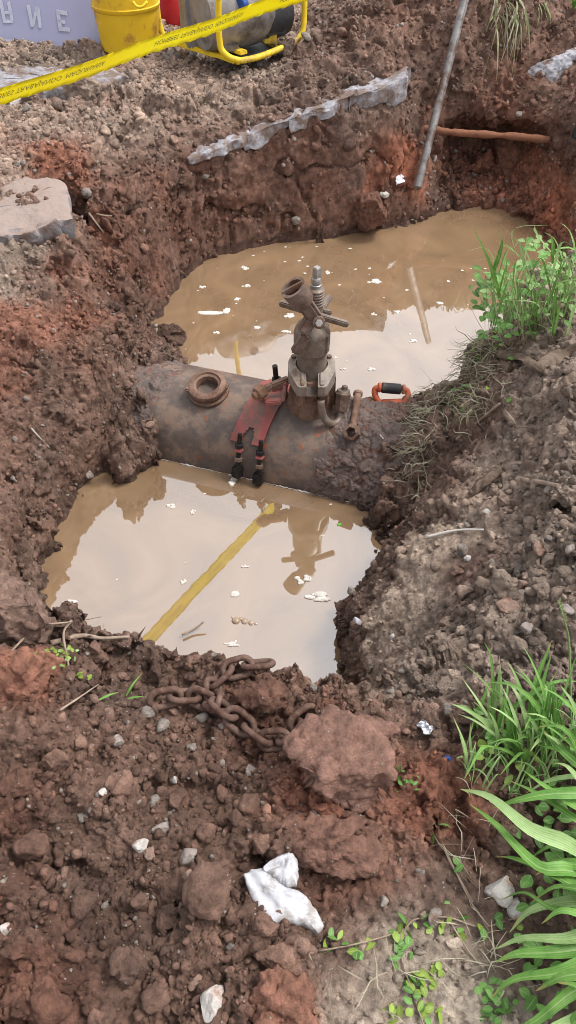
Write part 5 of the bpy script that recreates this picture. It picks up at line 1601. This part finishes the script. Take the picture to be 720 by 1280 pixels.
# ------------------------------------------------------------------ plants
def leaf_mat(name, c1, c2, rough=.5):
    m = mat(name, c1, c2, 22, rough, 0, .15, 60, spec=.35)
    nt = m.node_tree; N = nt.nodes.new; L = nt.links.new
    bs = nt.nodes['Principled BSDF']; out = [n for n in nt.nodes if n.type == 'OUTPUT_MATERIAL'][0]
    tr = N('ShaderNodeBsdfTranslucent'); mx = N('ShaderNodeMixShader'); mx.inputs[0].default_value = .3
    src = bs.inputs['Base Color'].links[0].from_socket
    oi = N('ShaderNodeObjectInfo'); hs = N('ShaderNodeHueSaturation')
    mr = N('ShaderNodeMapRange'); mr.inputs['To Min'].default_value = .75; mr.inputs['To Max'].default_value = 1.25
    L(oi.outputs['Random'], mr.inputs['Value']); L(mr.outputs[0], hs.inputs['Value']); L(src, hs.inputs['Color'])
    # veins along the blade, pale midrib, tip gone dry
    at = N('ShaderNodeAttribute'); at.attribute_name = 'bl'
    sx_ = N('ShaderNodeSeparateColor'); L(at.outputs['Color'], sx_.inputs['Color'])
    wv_ = N('ShaderNodeMath'); wv_.operation = 'MULTIPLY'; wv_.inputs[1].default_value = 44; L(sx_.outputs['Red'], wv_.inputs[0])
    sn = N('ShaderNodeMath'); sn.operation = 'SINE'; L(wv_.outputs[0], sn.inputs[0])
    mr2 = N('ShaderNodeMapRange'); mr2.inputs['From Min'].default_value = -1; mr2.inputs['To Min'].default_value = .84; mr2.inputs['To Max'].default_value = 1.12; L(sn.outputs[0], mr2.inputs['Value'])
    h2 = N('ShaderNodeHueSaturation'); L(hs.outputs[0], h2.inputs['Color']); L(mr2.outputs[0], h2.inputs['Value'])
    md = N('ShaderNodeMath'); md.operation = 'SUBTRACT'; md.inputs[1].default_value = .5; L(sx_.outputs['Red'], md.inputs[0])
    ma = N('ShaderNodeMath'); ma.operation = 'ABSOLUTE'; L(md.outputs[0], ma.inputs[0])
    ml = N('ShaderNodeMapRange'); ml.inputs['From Min'].default_value = .03; ml.inputs['From Max'].default_value = .07; ml.inputs['To Min'].default_value = .45; ml.inputs['To Max'].default_value = 0; L(ma.outputs[0], ml.inputs['Value'])
    m1 = N('ShaderNodeMix'); m1.data_type = 'RGBA'; L(ml.outputs[0], m1.inputs['Factor']); L(h2.outputs[0], m1.inputs['A']); m1.inputs['B'].default_value = (*lin((168, 192, 130)), 1)
    tn = N('ShaderNodeTexNoise'); tn.inputs['Scale'].default_value = 30; tcn = N('ShaderNodeTexCoord'); L(tcn.outputs['Object'], tn.inputs['Vector'])
    ta_ = N('ShaderNodeMath'); ta_.operation = 'MULTIPLY_ADD'; ta_.inputs[1].default_value = .5; L(tn.outputs['Fac'], ta_.inputs[0]); L(sx_.outputs['Green'], ta_.inputs[2])
    tm2 = N('ShaderNodeMapRange'); tm2.inputs['From Min'].default_value = 1.14; tm2.inputs['From Max'].default_value = 1.26; tm2.inputs['To Max'].default_value = .85; L(ta_.outputs[0], tm2.inputs['Value'])
    m3 = N('ShaderNodeMix'); m3.data_type = 'RGBA'; L(tm2.outputs[0], m3.inputs['Factor']); L(m1.outputs['Result'], m3.inputs['A']); m3.inputs['B'].default_value = (*lin((164, 146, 92)), 1)
    L(m3.outputs['Result'], bs.inputs['Base Color']); L(m3.outputs['Result'], tr.inputs['Color'])
    L(bs.outputs[0], mx.inputs[1]); L(tr.outputs[0], mx.inputs[2]); L(mx.outputs[0], out.inputs['Surface'])
    return m
GRASS = leaf_mat('grass_blade', (84, 128, 52), (118, 160, 78))
GRASS2 = leaf_mat('grass_blade_pale', (128, 156, 96), (158, 184, 124))
LEAF = leaf_mat('weed_leaf', (88, 132, 60), (118, 160, 84))
LEAF_Y = leaf_mat('weed_leaf_lime', (124, 150, 58), (152, 174, 78))
STRAW = leaf_mat('straw', (148, 138, 118), (186, 178, 160), .8)
STRAW_G = leaf_mat('greenish_straw', (112, 116, 78), (148, 148, 112), .8)

def blade_geo(bm, pts, width, up=Vector((0, 0, 1)), n=9, fold=.25, tipw=.04, basew=.45, roll=0.0):
    """curved grass blade with a folded midrib"""
    path = curve_pts(pts, n)
    rows = []
    lay = bm.verts.layers.float_color.get('bl') or bm.verts.layers.float_color.new('bl')
    for i, p in enumerate(path):
        t = i / (n - 1)
        d = (path[min(i + 1, n - 1)] - path[max(i - 1, 0)]).normalized()
        s_ = d.cross(up)
        if s_.length < 1e-3: s_ = d.orthogonal()
        s_.normalize(); nn = s_.cross(d)
        if roll:
            s_, nn = s_ * math.cos(roll) + nn * math.sin(roll), nn * math.cos(roll) - s_ * math.sin(roll)
        k = min(basew + (1 - basew) * min(1, t / .35), tipw + (1 - tipw) * min(1, (1 - t) / .7) ** .85)
        w_ = width * k / 2
        rows.append([bm.verts.new(p - s_ * w_ + nn * w_ * fold), bm.verts.new(p), bm.verts.new(p + s_ * w_ + nn * w_ * fold)])
        for k in range(3): rows[-1][k][lay] = (k / 2, t, 0, 1)
    for a, b in zip(rows[:-1], rows[1:]):
        for k in range(2): bm.faces.new((a[k], a[k + 1], b[k + 1], b[k]))
def leaf_geo(bm, base, direc, normal, L_, W_, curl=.15):
    lay = bm.verts.layers.float_color.get('bl') or bm.verts.layers.float_color.new('bl')
    d = Vector(direc).normalized(); n_ = Vector(normal); n_ = (n_ - d * n_.dot(d)).normalized(); s_ = d.cross(n_)
    rows = []
    for t, w_ in ((0, .08), (.15, .55), (.35, .95), (.55, 1.0), (.75, .8), (.9, .45), (1, .05)):
        p = Vector(base) + d * L_ * t - n_ * curl * L_ * t * t
        rows.append([bm.verts.new(p - s_ * W_ * w_ / 2 + n_ * W_ * w_ * .12), bm.verts.new(p), bm.verts.new(p + s_ * W_ * w_ / 2 + n_ * W_ * w_ * .12)])
        for k in range(3): rows[-1][k][lay] = (k / 2, t * .8, 0, 1)
    for a, b in zip(rows[:-1], rows[1:]):
        for k in range(2): bm.faces.new((a[k], a[k + 1], b[k + 1], b[k]))
rp = random.Random(5)
def rv(a, b): return rp.uniform(a, b)

# broad-bladed grass at the lower right: every blade its own part
g_base = P(790, 1120, -.02)
bg = empty('broad_grass', 'broad bladed bright green grass clump at lower right', 'grass', g_base)
BL = [  # root, middle, tip as (u, v, z), width
    ((760, 1090, .05), (660, 1040, .14), (577, 986, .10), .036), ((770, 1120, .04), (665, 1078, .12), (589, 1000, .06), .044), ((780, 1150, .03), (690, 1100, .12), (621, 1066, .06), .042),
    ((760, 1180, .02), (690, 1130, .09), (628, 1118, .05), .014), ((790, 1160, .05), (700, 1178, .10), (620, 1184, .05), .036), ((790, 1180, .05), (700, 1192, .09), (621, 1200, .05), .032),
    ((800, 1180, .06), (700, 1220, .11), (617, 1242, .06), .032), ((800, 1220, .06), (720, 1240, .12), (640, 1284, .10), .036), ((800, 1240, .08), (720, 1270, .14), (660, 1310, .12), .040),
    ((780, 1010, .06), (700, 998, .15), (618, 1002, .10), .030), ((760, 1060, .05), (710, 1000, .14), (655, 955, .10), .028), ((770, 1080, .04), (720, 1030, .12), (640, 968, .10), .026),
    ((760, 1150, .03), (700, 1120, .08), (640, 1160, .04), .026), ((780, 1100, .05), (735, 1080, .12), (672, 1090, .06), .030), ((800, 1280, .06), (740, 1260, .16), (690, 1300, .12), .038),
    ((770, 1000, .04), (720, 960, .14), (676, 905, .12), .026), ((790, 1030, .05), (730, 990, .15), (690, 950, .14), .024), ((800, 1140, .08), (740, 1150, .15), (680, 1150, .12), .030),
    ((800, 1200, .10), (735, 1215, .17), (672, 1236, .12), .034), ((760, 1040, .03), (715, 1060, .06), (660, 1070, .03), .022), ((790, 980, .04), (735, 975, .10), (660, 985, .06), .022),
    ((800, 1100, .10), (730, 1110, .17), (668, 1122, .10), .030), ((810, 1250, .10), (750, 1250, .20), (700, 1225, .17), .036), ((780, 960, .05), (725, 940, .10), (665, 925, .06), .020)]
for i, (a, b, c_, wd) in enumerate(BL):
    bm = bmesh.new()
    A_, B_, C_ = P(*a), P(*b), P(*c_)
    blade_geo(bm, [A_, A_.lerp(B_, .55) + Vector((0, 0, rv(.01, .035))), B_ + Vector((rv(-.01, .01), rv(-.01, .01), 0)), B_.lerp(C_, .6) + Vector((rv(-.006, .006), rv(-.012, .012), rv(-.005, .02))), C_ - Vector((0, 0, rv(0, .03)))], wd * rv(.72, .95), n=17, fold=.34, basew=.6, roll=rv(-.45, .45))
    put('blade', bm, GRASS if i % 4 else GRASS2, bg)
# undergrowth between the blades
ug = empty('low_weeds', 'dark low round leaved weeds under the broad grass', 'weed', P(700, 1130, -.02))
for i in range(120):
    u, v = rv(640, 735), rv(900, 1285)
    if u < 655 + 20 * math.sin(v * .05) and rp.random() < .5: continue
    p, n = S(min(u, 735), v)
    p = p + Vector((0, 0, rv(.005, .05))); a = rv(0, 6.28)
    bm = bmesh.new(); leaf_geo(bm, p, (math.cos(a), math.sin(a), .25), (0, -.15, 1), rv(.018, .032), rv(.014, .022))
    put('leaf', bm, LEAF, ug)

# tuft of narrow grass in the middle right
tb_, _ = S(640, 950)
tg = empty('grass_tuft', 'tuft of narrow green grass on the right foreground bank', 'grass', tb_)
def tuft(root, roots, count, hmin, hmax, wmin, wmax, m1, m2, lean, seed, name='blade', joined=False, upb=1.0):
    r_ = random.Random(seed); bmj = bmesh.new() if joined else None
    for i in range(count):
        u0, v0, u1, v1 = roots
        p, n = S(r_.uniform(u0, u1), r_.uniform(v0, v1))
        a = r_.gauss(lean[0], lean[1]); h = r_.uniform(hmin, hmax); out = r_.uniform(.25, .9) * h
        d = Vector((math.cos(a), math.sin(a), 0))
        pts = [p - Vector((0, 0, .01)), p + d * out * .3 + Vector((0, 0, h * .6 * upb)), p + d * out * .75 + Vector((0, 0, h * .95 * upb)), p + d * out * 1.15 + Vector((0, 0, h * (.85 if r_.random() < .5 else 1.1) * upb))]
        bm = bmj if joined else bmesh.new()
        blade_geo(bm, pts, r_.uniform(wmin, wmax), n=9, roll=r_.uniform(-.8, .8))
        if not joined: put(name, bm, m1 if r_.random() < .65 else m2, root)
    if joined:
        o = put(name, bmj, m1, root); o['kind'] = 'stuff'
tuft(tg, (590, 905, 690, 960), 46, .07, .17, .007, .014, GRASS, GRASS2, (math.pi * .75, 1.1), 3)
tuft(tg, (640, 920, 735, 990), 34, .08, .17, .008, .016, GRASS, GRASS2, (math.pi * .7, 1.2), 4)
tuft(tg, (580, 920, 735, 1000), 90, .03, .09, .003, .006, GRASS2, STRAW, (math.pi * .6, 1.6), 5, 'fine_grass', True)
for a, b, c_, wd in (((660, 930, .0), (668, 860, .08), (690, 800, .16), .018), ((670, 930, .0), (675, 870, .08), (690, 815, .14), .014), ((628, 930, 0), (627, 870, .08), (624, 818, .13), .008), ((640, 945, .0), (600, 880, .08), (578, 848, .10), .008),
                    ((660, 950, 0), (600, 905, .07), (572, 892, .08), .007), ((670, 945, 0), (700, 880, .09), (722, 815, .17), .010), ((650, 940, 0), (672, 880, .08), (696, 840, .12), .009), ((585, 965, 0), (580, 930, .06), (566, 895, .09), .009), ((592, 960, 0), (588, 930, .05), (588, 905, .08), .007)):
    bm = bmesh.new(); blade_geo(bm, [P(*a), P(*b), P(*c_)], wd, n=11, roll=rv(-.3, .3)); put('blade', bm, GRASS if wd > .009 else GRASS2, tg)
for i in range(34):
    u, v = rv(600, 730), rv(880, 990); p, n = S(u, v); a = rv(0, 6.28)
    bm = bmesh.new(); leaf_geo(bm, p + Vector((0, 0, rv(.01, .06))), (math.cos(a), math.sin(a), .3), (0, -.2, 1), rv(.018, .03), rv(.012, .02)); put('leaf', bm, LEAF if i % 3 else LEAF_Y, tg)
# seed head stalk
sp_, _ = S(708, 925)
sh = empty('seed_stalk', 'tall grass stalk with pale seed head at right edge', 'grass', sp_)
bm = bmesh.new(); path = curve_pts([P(714, 925, .0), P(713, 850, .12), P(711, 800, .2), P(706, 778, .24), P(698, 752, .28)], 24)
b_tube(bm, path, .0022, 6, radii=[.0026 - .001 * i / 23 for i in range(24)]); put('stem', bm, GRASS2, sh)
bm = bmesh.new()
for k in range(26):
    p = path[17].lerp(path[23], k / 25) ; a = k * 2.4
    leaf_geo(bm, p, (math.cos(a) * .6, math.sin(a) * .6, 1), (math.cos(a), math.sin(a), .2), .011, .005, 0)
o = put('seed_head', bm, STRAW_G, sh); o['kind'] = 'stuff'

# weeds on the mound at the right of the far pool
wb, _ = S(660, 410)
wc = empty('weed_clump', 'dense green leafy weeds overhanging the far pool at right', 'weed', wb)
for i in range(260):
    u = rv(602, 735); top_ = 300 + max(0, (650 - u)) * 1.6 + 10 * math.sin(u * .11); v = rv(top_, 424)
    if u < 640 and v < 330: continue
    p = PY(u, v, rv(2.55, 2.95) + (424 - v) * .0012); a = rv(0, 6.28)
    bm = bmesh.new(); leaf_geo(bm, p, (math.cos(a), math.sin(a) - .35, rv(-.1, .5)), (0, -.35, 1), rv(.024, .048), rv(.015, .03), rv(.05, .4))
    put('leaf', bm, LEAF if rp.random() < .75 else GRASS2, wc)
def wblade(a, b, c_, wd, m=None, y=2.7):
    bm = bmesh.new(); blade_geo(bm, [PY(*a, y), PY(*b, y - .03), PY(*c_, y - .06)], wd, n=11, roll=rv(-.5, .5)); put('blade', bm, m or (GRASS if rp.random() < .5 else GRASS2), wc)
for i in range(95):
    u0, v0 = rv(612, 735), rv(345, 428); a = rv(-1.4, 1.4)
    wblade((u0, v0), (u0 + a * 14, v0 - rv(25, 50)), (u0 + a * rv(20, 50), v0 - rv(20, 75)), rv(.006, .013), y=rv(2.5, 2.85))
for s_ in (((624, 372), (612, 330), (590, 282), .024), ((614, 350), (624, 320), (629, 296), .022), ((625, 350), (610, 312), (582, 314), .008), ((650, 320), (628, 300), (627, 282), .006), ((660, 350), (640, 290), (690, 281), .006), ((700, 330), (672, 296), (668, 283), .03),
           ((690, 330), (690, 300), (680, 290), .02), ((630, 380), (606, 352), (588, 348), .016), ((640, 400), (630, 330), (645, 300), .008), ((720, 320), (712, 290), (700, 278), .02), ((668, 430), (660, 405), (652, 380), .02), ((655, 428), (652, 400), (664, 384), .014)):
    wblade(*s_, y=2.62)
for i in range(26):
    u, v = rv(588, 625), rv(335, 400); p = PY(u, v, 2.75); a = rv(0, 6.28)
    if v < 345 and u > 605: continue
    bm = bmesh.new(); leaf_geo(bm, p, (math.cos(a), math.sin(a) - .3, .2), (0, -.3, 1), rv(.03, .05), rv(.018, .03)); put('leaf', bm, LEAF, wc)
bm = bmesh.new()
for i in range(150):
    u0, v0 = rv(606, 735), rv(380, 432); a = rv(-1, 1); y = rv(2.5, 2.85)
    blade_geo(bm, [PY(u0, v0, y), PY(u0 + a * 12, v0 - rv(15, 40), y), PY(u0 + a * 30, v0 - rv(10, 60), y)], rv(.003, .006), n=6, roll=rv(-1, 1))
o = put('fine_stems', bm, STRAW_G, wc); o['kind'] = 'stuff'
# small green sprigs and dry straw on the mound
def straw_mass(name, label, roots, count, lmin, lmax, wd, m, seed, flow=(-.6, -.6)):
    r_ = random.Random(seed); bm = bmesh.new()
    for i in range(count):
        t = r_.random(); k = r_.randrange(len(roots)); u0, v0, du, dv = roots[k]
        p, n = S(u0 + r_.gauss(0, du), v0 + r_.gauss(0, dv))
        if p.z < ZW + .03: continue
        a = r_.uniform(0, 6.28); l_ = r_.uniform(lmin, lmax)
        d = Vector((math.cos(a) + flow[0], math.sin(a) + flow[1], 0)).normalized(); d = (d - n * d.dot(n)).normalized()
        blade_geo(bm, [p + n * .003, p + d * l_ * .4 + n * r_.uniform(.008, .035), p + d * l_ * .8 + n * r_.uniform(.0, .03) + Vector((0, 0, r_.uniform(-.02, .01))), p + d * l_ + n * r_.uniform(-.005, .02)], wd * r_.uniform(.6, 1.4), n=7, up=n, roll=r_.uniform(-1, 1))
    return tag(put(name, bm, m), label, 'straw', kind='stuff')
straw_mass('dry_straw', 'tangled dry straw and grass over the mound edge', [(545, 470, 18, 22), (575, 450, 22, 18), (530, 510, 12, 28), (600, 430, 14, 14), (590, 490, 22, 22), (525, 560, 8, 25)], 950, .03, .13, .0034, STRAW, 1)
straw_mass('green_straw', 'greenish stems tangled on the mound edge', [(545, 465, 18, 18), (580, 440, 22, 16), (600, 415, 18, 12), (570, 500, 20, 18)], 260, .03, .10, .0038, STRAW_G, 2)
mw = empty('mound_sprigs', 'small green leaves sprouting through the straw mound', 'weed', S(580, 470)[0])
for i in range(48):
    u, v = (rp.gauss(580, 32), rp.gauss(470, 30)) if i % 2 else (rp.gauss(618, 14), rp.gauss(410, 14)); p, n = S(u, v); a = rv(0, 6.28)
    if p.z < ZW + .1: continue
    bm = bmesh.new(); leaf_geo(bm, p + n * .015, (math.cos(a), math.sin(a), .4), n, rv(.018, .032), rv(.012, .02)); put('leaf', bm, LEAF_Y if i % 3 == 0 else LEAF, mw)
# hanging dry grass at the back heap
hb, _ = S(632, 5)
hg = empty('hanging_grass', 'dry pale grass hanging down the back spoil heap', 'grass', hb)
for i in range(46):
    u0, v0 = rv(612, 650), rv(-6, 22); L_ = rv(20, 85); p0, n0 = S(u0, v0); q, nq = S(u0 + rv(-22, 14), v0 + L_)
    off = Vector((0, -.05, .03))
    bm = bmesh.new(); blade_geo(bm, [p0, p0.lerp(q, .35) + off * 1.4, p0.lerp(q, .75) + off, q + off * .3], rv(.006, .014), n=8, roll=rv(-1, 1)); put('blade', bm, STRAW_G if i % 3 else STRAW, hg)
for i in range(12):
    u0, v0 = rv(672, 684), rv(-4, 14); p0, n0 = S(u0, v0); q, nq = S(u0 + rv(-6, 6), v0 + rv(10, 30)); off = Vector((0, -.04, .02))
    bm = bmesh.new(); blade_geo(bm, [p0, p0.lerp(q, .5) + off, q + off * .3], rv(.006, .010), n=6); put('blade', bm, STRAW_G, hg)
tr_, _ = S(716, 12)
ts = empty('green_sprig', 'bright green grass sprig at the top right corner', 'grass', tr_)
for i in range(7):
    d = Vector((rv(-1, 1), rv(-1, 0), 0)) * .1
    bm = bmesh.new(); blade_geo(bm, [tr_, tr_ + d * .4 + Vector((0, 0, .06)), tr_ + d + Vector((0, 0, .05))], .014, n=7); put('blade', bm, GRASS, ts)
# creeping weed on the foreground ground
cw0, _ = S(520, 1160)
cw = empty('creeping_weed', 'creeping weed with small round leaves on bare ground', 'weed', cw0)
runs = [[(398, 1190), (450, 1180), (500, 1165), (520, 1150), (560, 1148), (600, 1160), (640, 1150)], [(500, 1165), (502, 1200), (515, 1240), (530, 1285)], [(545, 1035), (560, 1075), (580, 1110), (610, 1165)], [(560, 1150), (585, 1190), (610, 1220)]]
for ru in runs:
    bm = bmesh.new(); pts = [S(u, v)[0] + Vector((0, 0, .005)) for u, v in ru]
    b_tube(bm, curve_pts(pts, 30), .0016, 6); put('runner', bm, WOOD, cw)
lf = []
for ru in runs[:2]:
    for i in range(32):
        t = rp.random() * (len(ru) - 1); k = int(t); a, b = ru[k], ru[k + 1]; f = t - k
        lf.append((a[0] + (b[0] - a[0]) * f + rp.gauss(0, 8), a[1] + (b[1] - a[1]) * f + rp.gauss(0, 9), rp.random() < .35))
for i in range(12): lf.append((rv(520, 560), rv(1210, 1270), True))
lf += [(552, 1037, False), (548, 1043, False), (573, 1084, False), (566, 1088, False), (405, 1170, True), (420, 1178, True), (447, 1180, False), (443, 1195, False), (618, 1144, False), (574, 1167, True), (572, 1164, True)] + [(rv(470, 530), rv(1255, 1278), True) for _ in range(8)] + [(rv(600, 640), rv(1225, 1280), False) for _ in range(26)]
for u, v, y in lf:
    p, n = S(u, v); a = rv(0, 6.28)
    bm = bmesh.new(); leaf_geo(bm, p + n * rv(.005, .014), (math.cos(a), math.sin(a), .15), n, rv(.012, .024), rv(.009, .015), .1); put('leaf', bm, LEAF_Y if y else LEAF, cw)
# seedlings on the near berm at left
sl0, _ = S(75, 828)
sl = empty('seedlings', 'pale green seedlings sprouting on the near berm at left', 'weed', sl0)
for i in range(46):
    u, v = rp.gauss(72, 14), rp.gauss(827, 7); p, n = S(u, v); a = rv(0, 6.28)
    bm = bmesh.new(); leaf_geo(bm, p + Vector((0, 0, rv(.008, .03))), (math.cos(a), math.sin(a), .5), (0, -.3, 1), rv(.008, .014), rv(.005, .009)); put('leaf', bm, LEAF_Y if i % 3 else GRASS2, sl)
for (u, v) in ((98, 842), (96, 850), (110, 855), (137, 812)):
    p, n = S(u, v); bm = bmesh.new(); leaf_geo(bm, p + n * .01, (rv(-1, 1), rv(-1, 1), .2), n, .018, .012); put('leaf', bm, LEAF_Y, sl)
nb0, _ = S(165, 868)
nbg = empty('grass_sprig', 'few green grass blades left of the chain', 'grass', nb0)
for a, b, c_ in (((158, 872), (168, 862), (180, 850)), ((122, 878), (138, 876), (152, 874)), ((160, 875), (172, 878), (182, 880))):
    bm = bmesh.new(); blade_geo(bm, [S(*a)[0] + Vector((0, 0, .006)), S(*b)[0] + Vector((0, 0, .022)), S(*c_)[0] + Vector((0, 0, .03))], .007, n=7); put('blade', bm, GRASS, nbg)
rs0, _ = S(508, 978)
rsg = empty('small_sprig', 'tiny green sprig at the right of the clay block', 'weed', rs0)
for i in range(14):
    p, n = S(rp.gauss(508, 6), rp.gauss(978, 7)); a = rv(0, 6.28)
    bm = bmesh.new(); leaf_geo(bm, p + n * .008, (math.cos(a), math.sin(a), .5), n, .013, .007); put('leaf', bm, LEAF, rsg)
# dead stems on the bare ground
straw_mass('dead_stems', 'thin dead stems on the bare ground at lower right', [(480, 1220, 50, 25), (600, 1200, 25, 30), (580, 1050, 20, 30)], 70, .03, .10, .0022, STRAW, 7, (0, 0))
